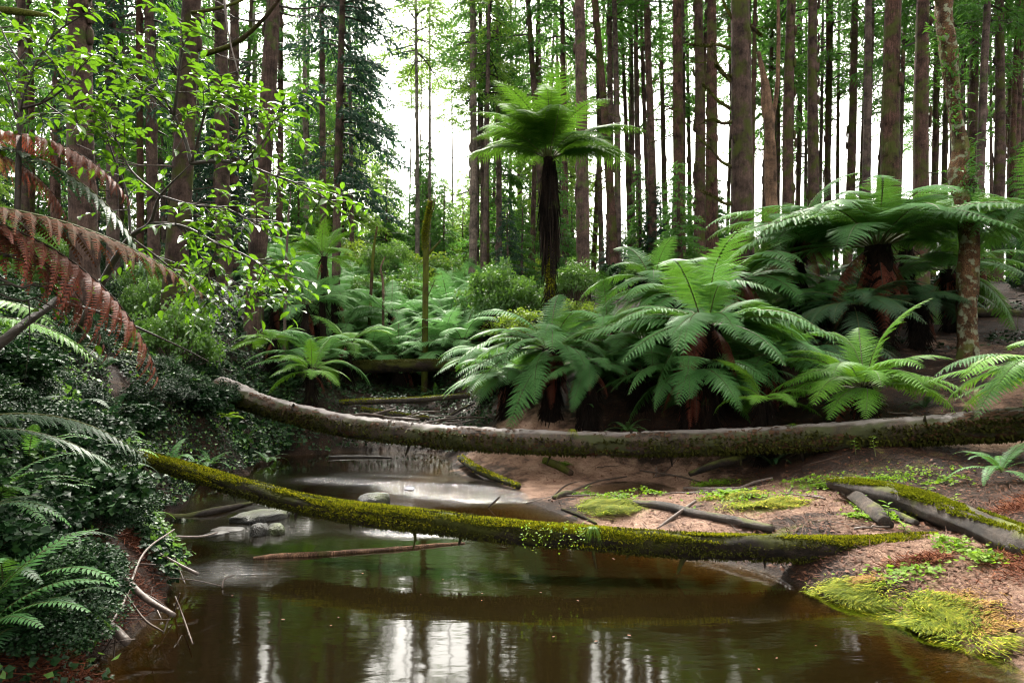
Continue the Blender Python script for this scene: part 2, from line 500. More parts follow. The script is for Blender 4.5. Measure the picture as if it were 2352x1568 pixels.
_A = np.zeros((_n + 3, _n + 3))
_A[:_n, :_n] = _phi((_wx[:, None] - _wx) ** 2 + (_wy[:, None] - _wy) ** 2) + np.eye(_n) * .03
_A[:_n, _n:] = np.stack([np.ones(_n), _wx, _wy], 1)
_A[_n:, :_n] = _A[:_n, _n:].T
_W = np.linalg.solve(_A, np.concatenate([TPa[:, 2], np.zeros(3)]))
def gz0(x, y):
    x, y = np.asarray(x, float).ravel(), np.asarray(y, float).ravel()
    wx, wy = _warp(x, y)
    o = np.empty(len(x))
    for s in range(0, len(x), 20000):
        e = slice(s, s + 20000)
        o[e] = _phi((wx[e, None] - _wx) ** 2 + (wy[e, None] - _wy) ** 2) @ _W[:_n] + _W[_n] + _W[_n + 1] * wx[e] + _W[_n + 2] * wy[e]
    return o
def gz(x, y):
    x, y = np.asarray(x, float), np.asarray(y, float)
    sh = x.shape
    z = gz0(x, y)
    xr, yr = x.ravel(), y.ravel()
    far = np.clip(np.abs(z) * 1.2 + .15, 0, 1)
    z = z + far * (.05 * sn(xr, yr, 0, 2.1) + .02 * sn(xr, yr, 0, 6.3, 2) + .008 * sn(xr, yr, 0, 19, 4))
    bump = np.clip((np.sqrt(xr ** 2 + yr ** 2) - 14) / 20, 0, 1)
    z = z + bump * .25 * sn(xr, yr, 0, .5, 3)
    return z.reshape(sh)
def gpt(px, d, dz=0.0):
    x, y = XY(px, d)
    return np.array([x, y, float(gz(x, y)) + dz])

def warped_axis(a, b, n, fine, c=0.0):
    """grid line positions from a to b, spacing about `fine` near c, growing outward"""
    t = np.linspace(-1, 1, n)
    k = 6.0
    s = np.sinh(t * k) / np.sinh(k)
    return np.where(s < 0, c + s * (c - a), c + s * (b - c))
gx = warped_axis(-420, 420, 440, .06)
gy = warped_axis(-120, 600, 460, .06, 6.5)
gx = np.sort(gx); gy = np.sort(gy)
GX, GY = np.meshgrid(gx, gy, indexing='ij')
GZ = gz(GX, GY)
nx, ny = GX.shape
i, j = np.meshgrid(np.arange(nx - 1), np.arange(ny - 1), indexing='ij')
i, j = i.ravel(), j.ravel()
gf = np.stack([i * ny + j, (i + 1) * ny + j, (i + 1) * ny + j + 1, i * ny + j + 1], 1)
def pxof(x, y, z):
    """picture position of world points"""
    dx, dy, dz = x - CAM[0], y - CAM[1], z - CAM[2]
    c, s = math.cos(PITCH), math.sin(PITCH)
    f = dy * c + dz * s
    u = -dy * s + dz * c
    return 1176 + FPX * dx / np.maximum(f, .01), 784 - FPX * u / np.maximum(f, .01), f
def blobs(x, y, lst):
    """sum of soft ellipses given as (px, py on the ground, d, radius x m, radius y m, weight)"""
    o = np.zeros(np.shape(x))
    for px, d, rx, ry, w in lst:
        cx, cy_ = XY(px, d)
        o += w * np.exp(-(((x - cx) / rx) ** 2 + ((y - cy_) / ry) ** 2))
    return o
SAND = [(1600, 8.6, 1.0, .8, .6), (1480, 7.9, .8, .7, .6), (1850, 7.2, .9, .6, .6), (1500, 10.3, 1.2, .7, .5), (2000, 5.9, .6, .3, .5), (1300, 10.8, 1.1, 1.5, 1.0), (1150, 12.3, .9, 1.0, .9), (1500, 8.9, .9, .8, 1), (1250, 9.4, .5, .5, .7), (1550, 10.3, 1, .6, .4), (1780, 7.5, .7, .7, 1), (1420, 7.3, .6, .5, .9),
        (1750, 8.6, .5, .4, .7), (1900, 6.8, .7, .5, .9), (2250, 9.3, 1.6, .8, .9), (2330, 10.6, 1.2, .6, .8), (2280, 13, 1.6, 2.5, .6), (2150, 5.2, .7, .35, .9), (2330, 4.5, .5, .6, .9),
        (2050, 5.5, .5, .3, .5), (1600, 6.6, .5, .4, .8), (2500, 3.9, .9, .7, .8)]
MOSSG = [(1380, 8.2, .28, .45, 1), (1450, 7.6, .2, .3, .6), (1650, 7.6, .35, .25, 1), (1720, 7.1, .6, .25, 1), (1780, 6.8, .4, .2, .9), (1650, 9.6, .5, .35, .8), (2100, 4.9, .35, .3, .5),
         (1850, 8.2, .4, .25, .8), (2000, 8.4, .9, .4, .6), (1820, 6.0, .3, .2, .7), (2250, 5.1, .5, .2, .6)]
g = G()
g.add(np.stack([GX, GY, GZ], -1).reshape(-1, 3), gf)
g.attr['sand'] = np.clip(blobs(GX, GY, SAND), 0, 1).ravel()
g.attr['moss'] = np.clip(blobs(GX, GY, MOSSG), 0, 1).ravel()
bedm = np.clip(-GZ / .12, 0, 1)
g.attr['bed'] = bedm.ravel()

m, n, l = nmat('forest_floor')
out = n.new('ShaderNodeOutputMaterial')
geo = n.new('ShaderNodeNewGeometry')
n1 = noise(n, l, 3.2, 8, geo.outputs['Position'], .65)
n2 = noise(n, l, 42, 6, geo.outputs['Position'], .7)
n3 = noise(n, l, 1.1, 5, geo.outputs['Position'])
soil = ramp(n, [(.36, (.004, .003, .002)), (.5, (.016, .009, .006)), (.64, (.07, .034, .022))])
l.new(math_n(n, l, 'ADD', math_n(n, l, 'MULTIPLY', n1.outputs[0], .5), math_n(n, l, 'MULTIPLY', n2.outputs[0], .5)), soil.inputs[0])
sand = ramp(n, [(.36, (.075, .040, .027)), (.5, (.24, .142, .098)), (.64, (.40, .27, .20))])
l.new(math_n(n, l, 'ADD', math_n(n, l, 'MULTIPLY', n1.outputs[0], .6), math_n(n, l, 'MULTIPLY', n2.outputs[0], .4)), sand.inputs[0])
at = n.new('ShaderNodeAttribute'); at.attribute_name = 'sand'
sf = math_n(n, l, 'ADD', at.outputs['Fac'], math_n(n, l, 'MULTIPLY', math_n(n, l, 'SUBTRACT', n1.outputs[0], .5), 1.5))
sf = math_n(n, l, 'MULTIPLY', math_n(n, l, 'SUBTRACT', sf, .36), 2.6, True)
col = mixc(n, l, sf, soil.outputs[0], sand.outputs[0])
am = n.new('ShaderNodeAttribute'); am.attribute_name = 'moss'
mf = math_n(n, l, 'ADD', am.outputs['Fac'], math_n(n, l, 'ADD', math_n(n, l, 'MULTIPLY', math_n(n, l, 'SUBTRACT', n1.outputs[0], .5), 3.2), math_n(n, l, 'MULTIPLY', math_n(n, l, 'SUBTRACT', n2.outputs[0], .5), 2.2)))
mf = math_n(n, l, 'MULTIPLY', math_n(n, l, 'SUBTRACT', mf, .55), 2.4, True)
mossc = mixc(n, l, n2.outputs[0], (.03, .036, .005), (.12, .135, .010))
col = mixc(n, l, mf, col, mossc)
ab = n.new('ShaderNodeAttribute'); ab.attribute_name = 'bed'
bedc = mixc(n, l, n3.outputs[0], (.04, .022, .010), (.13, .07, .032))
col = mixc(n, l, ab.outputs['Fac'], col, bedc)
p = n.new('ShaderNodeBsdfPrincipled')
l.new(col, p.inputs['Base Color'])
p.inputs['Roughness'].default_value = .65
p.inputs['Specular IOR Level'].default_value = .15
b = n.new('ShaderNodeBump'); b.inputs['Strength'].default_value = 1.0; b.inputs['Distance'].default_value = .06
l.new(math_n(n, l, 'ADD', n1.outputs[0], n2.outputs[0]), b.inputs['Height'])
l.new(b.outputs[0], p.inputs['Normal'])
l.new(p.outputs[0], out.inputs[0])
M['ground'] = m
tag(g.build('ground', m, smooth=True), 'sandy and leaf-littered forest floor rising from the creek', kind='structure')

# ------------------------------------------------------------------ water: one sheet, tint by the true depth to the bed
wx_ = np.linspace(-14, 14, 240)
wy_ = np.concatenate([np.linspace(-14, 1, 30)[:-1], np.linspace(1, 15.2, 220)])
WX, WY = np.meshgrid(wx_, wy_, indexing='ij')
WZb = gz(WX, WY)
g = G()
nx, ny = WX.shape
i, j = np.meshgrid(np.arange(nx - 1), np.arange(ny - 1), indexing='ij')
i, j = i.ravel(), j.ravel()
wf = np.stack([i * ny + j, (i + 1) * ny + j, (i + 1) * ny + j + 1, i * ny + j + 1], 1)
wet = (WZb < .12).ravel()
keep = wet[wf].any(1)
g.add(np.stack([WX, WY, np.zeros_like(WX)], -1).reshape(-1, 3), wf[keep])
g.attr['depth'] = np.clip(-WZb, 0, 2).ravel()
RIF = [(1020, 9.8, .8, .5, .9), (900, 10.6, .7, .4, .7), (1150, 9.3, .6, .5, .9), (780, 10.8, .8, .5, .5), (700, 8.5, 1.0, .35, .5), (950, 7.1, .5, .2, .7), (600, 7.2, .6, .4, .4), (520, 5.6, .4, .3, .5)]
g.attr['riffle'] = np.clip(blobs(WX, WY, RIF), 0, 1).ravel()
m, n, l = nmat('creek_water')
out = n.new('ShaderNodeOutputMaterial')
ad = n.new('ShaderNodeAttribute'); ad.attribute_name = 'depth'
ar = n.new('ShaderNodeAttribute'); ar.attribute_name = 'riffle'
geo = n.new('ShaderNodeNewGeometry')
dp = math_n(n, l, 'MULTIPLY', ad.outputs['Fac'], -1.0)
def beer(k):
    e = n.new('ShaderNodeMath'); e.operation = 'EXPONENT'
    l.new(math_n(n, l, 'MULTIPLY', dp, k), e.inputs[0])
    return e.outputs[0]
cc = n.new('ShaderNodeCombineColor')
for k_, kk in enumerate((4.4, 6.0, 12.0)): l.new(beer(kk), cc.inputs[k_])
tr = n.new('ShaderNodeBsdfTransparent'); l.new(cc.outputs[0], tr.inputs[0])
df = n.new('ShaderNodeBsdfDiffuse'); df.inputs[0].default_value = (.008, .0055, .0016, 1)
turb = math_n(n, l, 'MULTIPLY', math_n(n, l, 'SUBTRACT', 1.0, beer(1.8)), .75)
mb = n.new('ShaderNodeMixShader'); l.new(turb, mb.inputs[0]); l.new(tr.outputs[0], mb.inputs[1]); l.new(df.outputs[0], mb.inputs[2])
gl = n.new('ShaderNodeBsdfGlossy')
gl.inputs['Color'].default_value = (1, 1, 1, 1)
l.new(math_n(n, l, 'ADD', .055, math_n(n, l, 'MULTIPLY', ar.outputs['Fac'], .06)), gl.inputs['Roughness'])
w1 = noise(n, l, 1.0, 3, geo.outputs['Position'], .5, (2.2, 5.5, 1))
w2 = noise(n, l, 1.0, 4, geo.outputs['Position'], .6, (3.0, 22, 1))
hh = math_n(n, l, 'ADD', math_n(n, l, 'MULTIPLY', w1.outputs[0], .012),
            math_n(n, l, 'MULTIPLY', math_n(n, l, 'MULTIPLY', w2.outputs[0], ar.outputs['Fac']), .5))
b = n.new('ShaderNodeBump'); b.inputs['Strength'].default_value = .6; b.inputs['Distance'].default_value = .3
l.new(hh, b.inputs['Height'])
l.new(b.outputs[0], gl.inputs['Normal'])
fr = n.new('ShaderNodeFresnel'); fr.inputs['IOR'].default_value = 1.36
l.new(b.outputs[0], fr.inputs['Normal'])
# long-exposure foam threads in the riffle, reflected sky put into their bluish white
foam = noise(n, l, 1.0, 5, geo.outputs['Position'], .65, (1.3, 16, 1))
ff = math_n(n, l, 'MULTIPLY', math_n(n, l, 'SUBTRACT', foam.outputs[0], .54), 6.0, True)
ff = math_n(n, l, 'MULTIPLY', math_n(n, l, 'MULTIPLY', ff, ar.outputs['Fac']), .13)
fd = n.new('ShaderNodeBsdfDiffuse'); fd.inputs[0].default_value = (.55, .6, .68, 1)
mx = n.new('ShaderNodeMixShader')
l.new(fr.outputs[0], mx.inputs[0]); l.new(mb.outputs[0], mx.inputs[1]); l.new(gl.outputs[0], mx.inputs[2])
mf = n.new('ShaderNodeMixShader')
l.new(ff, mf.inputs[0]); l.new(mx.outputs[0], mf.inputs[1]); l.new(fd.outputs[0], mf.inputs[2])
l.new(mf.outputs[0], out.inputs[0])
tag(g.build('creek_water', m, smooth=True), 'still tea-brown creek water mirroring the forest', kind='structure')

# ------------------------------------------------------------------ ferns
LEAF2 = [(0, 0, 0), (-.5, .4, .06), (.5, .4, .06), (0, 1, -.08), (0, .45, 0)]
LEAF2F = [(0, 4, 1), (0, 2, 4), (1, 4, 3), (4, 2, 3)]

def frond_mesh(name, mat, e0, e1, lmax=.19, npin=27, npl=13, seed=0, start=.14, simple=False, drop=.25, rachis=.006, pw=.42, stipe='stipe', power=1.0, vee=.5, lose=0.0):
    """unit-length fern frond: arching rachis along +Y, pinnae each side, every pinna cut into pinnules"""
    rg = np.random.default_rng(seed)
    g = G()
    nt = 40
    t = np.linspace(0, 1, nt)
    ang = np.radians(e0 + (e1 - e0) * t ** power)
    side = .06 * np.sin(t * 2.5 + seed) * (rg.random() - .3)
    dy, dz = np.cos(ang), np.sin(ang)
    pts = np.stack([side, np.concatenate([[0], np.cumsum((dy[1:] + dy[:-1]) / 2)]) / (nt - 1),
                    np.concatenate([[0], np.cumsum((dz[1:] + dz[:-1]) / 2)]) / (nt - 1)], 1)
    g.tube(pts[::3], rachis * (1.15 - t[::3]), 4, 1, cap=False)
    tp_ = start + (1 - start) * (np.arange(npin) / npin) ** 1.08
    tp_ = np.clip(tp_ + rg.normal(0, .002, npin), 0, .995)
    T = unit(np.gradient(pts, axis=0))
    def at(a):
        f = a * (nt - 1); i0 = np.clip(f.astype(int), 0, nt - 2); w = (f - i0)[:, None]
        return pts[i0] * (1 - w) + pts[i0 + 1] * w, unit(T[i0] * (1 - w) + T[i0 + 1] * w)
    Pp, Tp = at(tp_)
    X = np.tile([1.0, 0, 0], (npin, 1))
    N = unit(np.cross(X, Tp))
    u = (tp_ - start) / (1 - start)
    L = lmax * np.minimum(1, (u * 2.6 + .4)) * np.clip(1 - u ** 2.1, 0, 1) ** .85 + .012
    sp = (1 - start) / npin
    for sgn in (-1, 1):
        Lr = L * (1 + rg.normal(0, .06, npin))
        keep = rg.random(npin) >= lose
        phi = np.radians(14 + 26 * u + rg.normal(0, 3, npin))
        D = sgn * X * np.cos(phi)[:, None] + Tp * np.sin(phi)[:, None]
        dr = drop * (1 + rg.normal(0, .25, npin))
        if simple:
            k = 5
            s = np.linspace(0, 1, k)
            wv = sp * .36 * np.array([.55, 1, .85, .5, .02])
            V = []
            E = unit(np.cross(N, D))
            for q in range(k):
                c = Pp + D * (Lr * s[q])[:, None] - N * (Lr * dr * s[q] ** 2)[:, None]
                V += [c - E * wv[q], c + E * wv[q]]
            V = np.stack(V, 1)
            f = np.array([[0, 1, 3, 2], [2, 3, 5, 4], [4, 5, 7, 6], [6, 7, 9, 8]])
            F = (f[None] + (np.arange(npin) * 2 * k)[:, None, None])[keep].reshape(-1, 4)
            g.add(V.reshape(-1, 3), F, 0)
            continue
        s = (np.arange(npl) + .5) / npl
        C = Pp[:, None] + D[:, None] * (Lr[:, None] * s)[..., None] - N[:, None] * ((Lr * dr)[:, None] * s ** 2)[..., None] \
            + Tp[:, None] * (Lr[:, None] * .10 * s ** 2)[..., None]
        dirp = unit(D[:, None] - N[:, None] * (2 * dr[:, None] * s)[..., None])
        E0 = unit(np.cross(np.broadcast_to(N[:, None], dirp.shape), dirp))
        wid = (sp * .92 * (1 - s ** 1.6 * .88) * np.clip(Lr / lmax * 1.3, .35, 1)[:, None])
        half = (Lr / npl * .47)[:, None] * np.ones_like(s)
        for q in (-1, 1):
            E = unit(E0 * q + dirp * .55 - N[:, None] * vee)
            a = C - dirp * half[..., None]
            b_ = C + dirp * half[..., None]
            mid = C + E * (wid * .55)[..., None]
            tip = C + E * wid[..., None] * (1 + rg.normal(0, .1, wid.shape))[..., None]
            m1 = mid - dirp * (half * .8)[..., None]
            m2 = mid + dirp * (half * .8)[..., None]
            V = np.stack([a, b_, m2, tip, m1], 2)
            V = V[keep]
            nn = V.shape[0] * V.shape[1]
            f = np.array([[0, 1, 2, 3, 4]]) if q > 0 else np.array([[4, 3, 2, 1, 0]])
            F = (f[None] + (np.arange(nn) * 5)[:, None, None]).reshape(-1, 5)
            g.add(V.reshape(-1, 3), F, 0)
    return g.mesh(name, [M[mat], M[stipe]])

FR = {}
def fset(key, mat, specs, **kw):
    FR[key] = [frond_mesh('dead_frond' if key == 'dead' else 'frond', mat, a, b, seed=s + hash_(key), power=pw_, **kw) for s, (a, b, pw_) in enumerate(specs)]
def hash_(s):
    return sum(ord(c) * (i + 1) for i, c in enumerate(s)) % 97
ARCH = [(32, -50, 1.0), (44, -46, 1.1), (22, -50, .9), (36, -60, 1.05), (14, -40, 1.0)]
TALL = [(56, -22, 1.1), (46, -30, 1.1), (38, -36, 1.0), (62, -10, 1.2), (26, -42, 1.0), (50, -26, 1.2)]
UPR = [(72, -5, 1.2), (66, -30, 1.1), (76, 12, 1.3), (58, -40, 1.1)]
DROOP = [(10, -75, .9), (-10, -80, .8), (22, -72, .9)]
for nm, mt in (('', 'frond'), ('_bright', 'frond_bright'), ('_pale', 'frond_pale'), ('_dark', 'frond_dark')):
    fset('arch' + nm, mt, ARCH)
    fset('up' + nm, mt, UPR)
    fset('droop' + nm, mt, DROOP)
fset('tall', 'frond_olive', TALL, npin=28)
fset('lad_bright', 'frond_bright', [(66, -22, 1.1), (52, -40, 1.1), (74, 5, 1.2), (40, -50, 1.0)], npin=27, lmax=.225, npl=15)
fset('dead', 'frond_dead', [(-20, -86, .7), (-45, -88, .6), (0, -84, .6)], drop=.9, npin=24, npl=9, lose=.12, stipe='stipe_dark', lmax=.12)
fset('sword', 'frond', [(62, -30, 1.2), (50, -45, 1.1), (70, -5, 1.3)], simple=True, npin=27, lmax=.12, drop=.15, start=.08)
fset('sword_bright', 'frond_bright', [(62, -30, 1.2), (50, -45, 1.1), (70, -5, 1.3)], simple=True, npin=27, lmax=.12, drop=.15, start=.08)
fset('sword_dark', 'frond_dark', [(62, -30, 1.2), (50, -45, 1.1), (70, -5, 1.3)], simple=True, npin=25, lmax=.13, drop=.15, start=.08)

def fern_trunk(h, r, fibre=500, skirt=0.0, seed=0):
    """shaggy tree fern trunk, base at the origin"""
    rg = np.random.default_rng(seed)
    g = G()
    z = np.linspace(-.25, h, 14)
    k = 1 + .25 * np.exp(-(z + .25) / .3) + .1 * rg.normal(0, 1, 14) * .5
    g.tube(np.stack([.03 * np.sin(z * 1.4 + seed), .03 * np.cos(z * 1.1), z], 1), r * k, 12, 0, jitter=.3)
    n_ = fibre
    a = rg.random(n_) * 6.283
    zz = rg.random(n_) * h
    base = np.stack([np.cos(a) * r * .95, np.sin(a) * r * .95, zz + .05], 1)
    D = unit(np.stack([np.cos(a) * .35, np.sin(a) * .35, -1 + rg.random(n_) * .3], 1) + rg.normal(0, .12, (n_, 3)))
    ln = (.12 + .25 * rg.random(n_)) * (1 + skirt * 1.5 * (zz / h))
    Mx = frames(D, roll=rg.random(n_) * 6.28) * np.stack([ln * .09, ln, ln], 1)[:, None, :]
    g.stamp([(-.5, 0, 0), (.5, 0, 0), (.3, .6, .05), (0, 1, 0), (-.3, .6, .05)], [(0, 1, 2, 3, 4)], Mx, base, 0)
    return g

def tree_fern(loc, Rr, label, h, r=.14, nf=16, mix=(('arch', .78), ('up', .1), ('droop', .12)), var='', group=None, seed=0, tilt=0.0, dead=3,
              name='tree_fern', az=None, trunk=True, fib=400, cat='tree fern'):
    rg = np.random.default_rng(seed + 100)
    root = empty(name, loc, label, cat, group)
    if trunk:
        fern_trunk(h, r, fib, seed=seed).build('trunk', M['fern_trunk'], root)
    keys = [k for k, w in mix]
    w = np.array([w for k, w in mix]); w = w / w.sum()
    for q in range(nf):
        k = keys[rg.choice(len(keys), p=w)]
        a = az[q] if az is not None else (q * 2.39996 + rg.normal(0, .18))
        f = link('frond', random.choice(FR[k + var]), root, (math.sin(-a) * r * .5, math.cos(a) * r * .5, h - .03),
                 (rg.normal(0, .1) + tilt, rg.normal(0, .12), a), (Rr * (.85 + .3 * rg.random()),) * 3)
        s = f.scale[0] / (1.0); f.scale = (s * (.92 + .2 * rg.random()), s, s)
    for q in range(dead):
        a = rg.random() * 6.28
        s = Rr * (.4 + .3 * rg.random())
        link('dead_frond', random.choice(FR['dead']), root, (0, 0, h - .05), (0, 0, a), (s,) * 3)
    return root

# near and middle ferns: crown pixel, depth, frond length, variant
def fern_at(px, py, d, Rr, label, **kw):
    c = P(px, py, d)
    g0 = float(gz(c[0], c[1]))
    h = max(.12, c[2] - g0)
    return tree_fern((c[0], c[1], g0), Rr, label, h, **kw)

fern_at(1625, 745, 11.0, 2.0, 'broad tree fern with pale arching fronds left of the mossy-branched conifer, centre right', nf=38, seed=1, dead=12)
fern_at(1265, 800, 12.4, 1.75, 'wide tree fern with brown dead fronds at the creek edge under the tall tree fern', nf=34, seed=2, dead=16)
fern_at(1400, 745, 13.4, 1.5, 'smaller tree fern wedged behind the two wide ones at centre right', nf=26, seed=3, dead=8)
fern_at(1590, 855, 11.3, 1.5, 'low drooping tree fern just behind the big log at centre right', nf=30, seed=4, dead=10, mix=(('arch', .6), ('droop', .4)))
fern_at(1765, 820, 11.6, 1.6, 'shaded tree fern between the low drooping fern and the bright green one', nf=28, seed=5, dead=12, var='', mix=(('arch', .7), ('droop', .3)))
fern_at(2015, 565, 13.6, 3.0, 'largest tree fern on a thick dark trunk at the right', nf=44, seed=6, r=.24, dead=8, mix=(('arch', 1),), tilt=.2)
fern_at(1830, 545, 15.0, 2.2, 'tree fern spreading behind the largest one, beside the conifer trunks', nf=26, seed=7, dead=5, tilt=.12)
fern_at(2080, 500, 16.5, 2.2, 'tree fern whose fronds rise above the largest one', nf=20, seed=8, mix=(('arch', 1),))
fern_at(1985, 888, 10.1, 1.5, 'bright fresh green fern with upright fronds behind the big log', nf=30, seed=9, r=.09, var='_bright', dead=3, mix=(('lad', .5), ('arch', .5)))
fern_at(1755, 915, 10.2, .95, 'small bright green fern low between the shaded fern and the big log', nf=9, seed=10, r=.07, var='_bright', dead=1)
fern_at(2490, 860, 8.0, 1.55, 'light green tree fern reaching in from the right edge above the big log', nf=18, seed=11, r=.12, var='_bright', dead=2)
fern_at(2420, 500, 12.5, 2.2, 'dark tree fern at the right edge behind the gnarled tree', nf=15, seed=12, dead=3)
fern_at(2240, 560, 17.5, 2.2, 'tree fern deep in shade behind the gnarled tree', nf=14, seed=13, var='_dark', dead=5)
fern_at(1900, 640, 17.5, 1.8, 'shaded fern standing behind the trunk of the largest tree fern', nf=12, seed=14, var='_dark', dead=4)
fern_at(1500, 640, 14.5, 1.6, 'tree fern fronds rising behind the broad centre right fern', nf=12, seed=15)
for q, (px, py, d, rr, lab) in enumerate([
    (1170, 860, 13.2, 1.3, 'low fern hanging over the dark bank at the left end of the centre right ferns'),
    (1350, 840, 12.0, 1.2, 'fern drooping below the gap between the two wide tree ferns'),
    (1470, 800, 12.4, 1.5, 'fern filling the gap between the two wide tree ferns'),
    (1680, 850, 11.9, 1.3, 'low fern in shade right of the low drooping tree fern'),
    (1880, 800, 13.0, 1.6, 'dark fern behind the left fronds of the bright green fern'),
    (1700, 640, 14.2, 2.0, 'pale tree fern just below the foot of the mossy-branched conifer'),
    (1560, 690, 13.0, 1.8, 'tree fern whose fronds top the centre right group'),
    (1900, 690, 14.6, 1.8, 'fern under the left fronds of the largest tree fern'),
    (2180, 620, 15.2, 2.0, 'fern in shade under the right fronds of the largest tree fern'),
    (1960, 700, 13.0, 1.5, 'shaded fern in front of the trunk of the largest tree fern'),
    (2110, 690, 13.6, 1.4, 'shaded fern between the largest tree fern trunk and the gnarled tree'),
    (1120, 820, 15.5, 1.4, 'fern at the right end of the mossy cross log')]):
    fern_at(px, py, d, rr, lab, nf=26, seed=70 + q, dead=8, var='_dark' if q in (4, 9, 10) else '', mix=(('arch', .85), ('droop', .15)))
# the tall tree fern with its skirt of hanging dead fronds
c = P(1262, 362, 15.0)
g0 = float(gz(c[0], c[1]))
tall = tree_fern((c[0], c[1], g0), 2.2, 'tall slender tree fern with a dark skirt of hanging dead fronds, standing in the middle', c[2] - g0, r=.10, nf=42, seed=23,
                 dead=0, mix=(('tall', 1),), group=None)
rg = np.random.default_rng(5)
g = G()
hh_ = c[2] - g0
n_ = 900
zz = hh_ - .05 - rg.random(n_) ** 1.3 * 1.5
a = rg.random(n_) * 6.28
D = unit(np.stack([np.cos(a) * .03, np.sin(a) * .03, -np.ones(n_)], 1) + rg.normal(0, .045, (n_, 3)))
ln = .4 + 1.2 * rg.random(n_) ** 1.6
Mx = frames(D, roll=rg.random(n_) * 6.28) * np.stack([ln * .022, ln, ln], 1)[:, None, :]
g.stamp([(-.5, 0, 0), (.5, 0, 0), (.4, .6, .02), (0, 1, 0), (-.4, .6, .02)], [(0, 1, 2, 3, 4)], Mx, np.stack([np.cos(a) * .13, np.sin(a) * .13, zz], 1), 0)
g.build('dead_frond_skirt', M['fern_trunk'], tall)
g = G()
n_ = 2600
zz = rg.random(n_) * (hh_ - 1.6)
a = rg.normal(-1.5, .9, n_)
D = unit(np.stack([np.cos(a) * .8, np.sin(a) * .8, rg.normal(0, .6, n_)], 1))
ln = .03 + .03 * rg.random(n_)
g.stamp([(-.3, 0, 0), (.3, 0, 0), (0, 1, 0)], [(0, 1, 2)], frames(D) * ln[:, None, None], np.stack([np.cos(a) * .11, np.sin(a) * .11, zz], 1), 0)
g.build('moss', M['moss'], tall)

# valley ferns
VF = [(745, 590, 19.5, 1.45, 'up', 'tree fern with upright green fronds at the top of the valley bank, left of centre'),
      (660, 600, 21, 1.6, 'arch', 'tree fern with orange-tipped fronds beside the left conifer'),
      (715, 850, 15.0, 1.05, 'arch', 'fern with yellow-green fronds left of the mossy cross log'),
      (625, 780, 16.5, 1.0, 'arch', 'fern at the foot of the leaning left conifer'),
      (700, 700, 18.5, 1.5, 'arch', 'broad pale fern halfway up the valley bank'),
      (630, 690, 19.5, 1.6, 'arch', 'pale fern on the slope right beside the leaning left conifer'),
      (770, 680, 20.5, 1.7, 'arch', 'large pale fern high on the slope left of the thin dead stems'),
      (900, 720, 21.5, 1.7, 'arch', 'large pale fern between the crooked and the mossy dead stems'),
      (1030, 740, 21, 1.6, 'arch', 'large pale fern right of the mossy standing dead stem'),
      (800, 790, 17.5, 1.35, 'arch', 'yellow-green fern directly above the mossy cross log')]
for q, (px, py, d, rr, kk, lab) in enumerate(VF):
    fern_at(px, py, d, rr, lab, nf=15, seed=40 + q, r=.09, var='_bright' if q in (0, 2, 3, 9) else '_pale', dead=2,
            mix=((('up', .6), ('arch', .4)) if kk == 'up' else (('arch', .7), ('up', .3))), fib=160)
# many more of the same kind further up: one source, copied with its fronds
def copy_tree(o, loc, rz, sc, label=None, group=None):
    c = o.copy(); COL.objects.link(c)
    c.location = [float(v) for v in loc]; c.rotation_euler = (0, 0, rz); c.scale = (sc,) * 3
    if label: c['label'] = label
    if group: c['group'] = group
    for ch in o.children:
        k = ch.copy(); COL.objects.link(k); k.parent = c
        for g_ in ch.children:
            kk = g_.copy(); COL.objects.link(kk); kk.parent = k
    return c
GV = 'ferns filling the valley floor'
LV = 'pale green fern among the many filling the valley floor beyond the logs'
protos = []
for q in range(3):
    x, y = XY([930, 880, 1010][q], [20, 22, 21][q])
    protos.append(tree_fern((x, y, float(gz(x, y))), 1.3, LV, .55, r=.08, nf=17, seed=60 + q, var='_pale', dead=1, mix=(('arch', .65), ('up', .35)), fib=80, group=GV))
rg = np.random.default_rng(77)
vpts = []
for _ in range(4000):
    d = 16.5 + 21 * rg.random() ** 1.0
    px = rg.uniform(610, 1140)
    if px < 720 and d < 17.8: continue
    if px > 1080 and d < 20: continue
    if px > 745 and d < 19.2: continue
    x, y = XY(px, d)
    if all((x - a) ** 2 + (y - b_) ** 2 > (.72 + d * .009) ** 2 for a, b_ in vpts) and all((x - XY(v[0], v[2])[0]) ** 2 + (y - v[2]) ** 2 > 1 for v in VF):
        vpts.append((x, y))
    if len(vpts) > 165: break
for q, (x, y) in enumerate(vpts):
    copy_tree(protos[q % 3], (x, y, float(gz(x, y)) + rg.uniform(-.1, .15)), rg.random() * 6.28, rg.uniform(1.1, 1.65))
print('valley ferns', len(vpts))

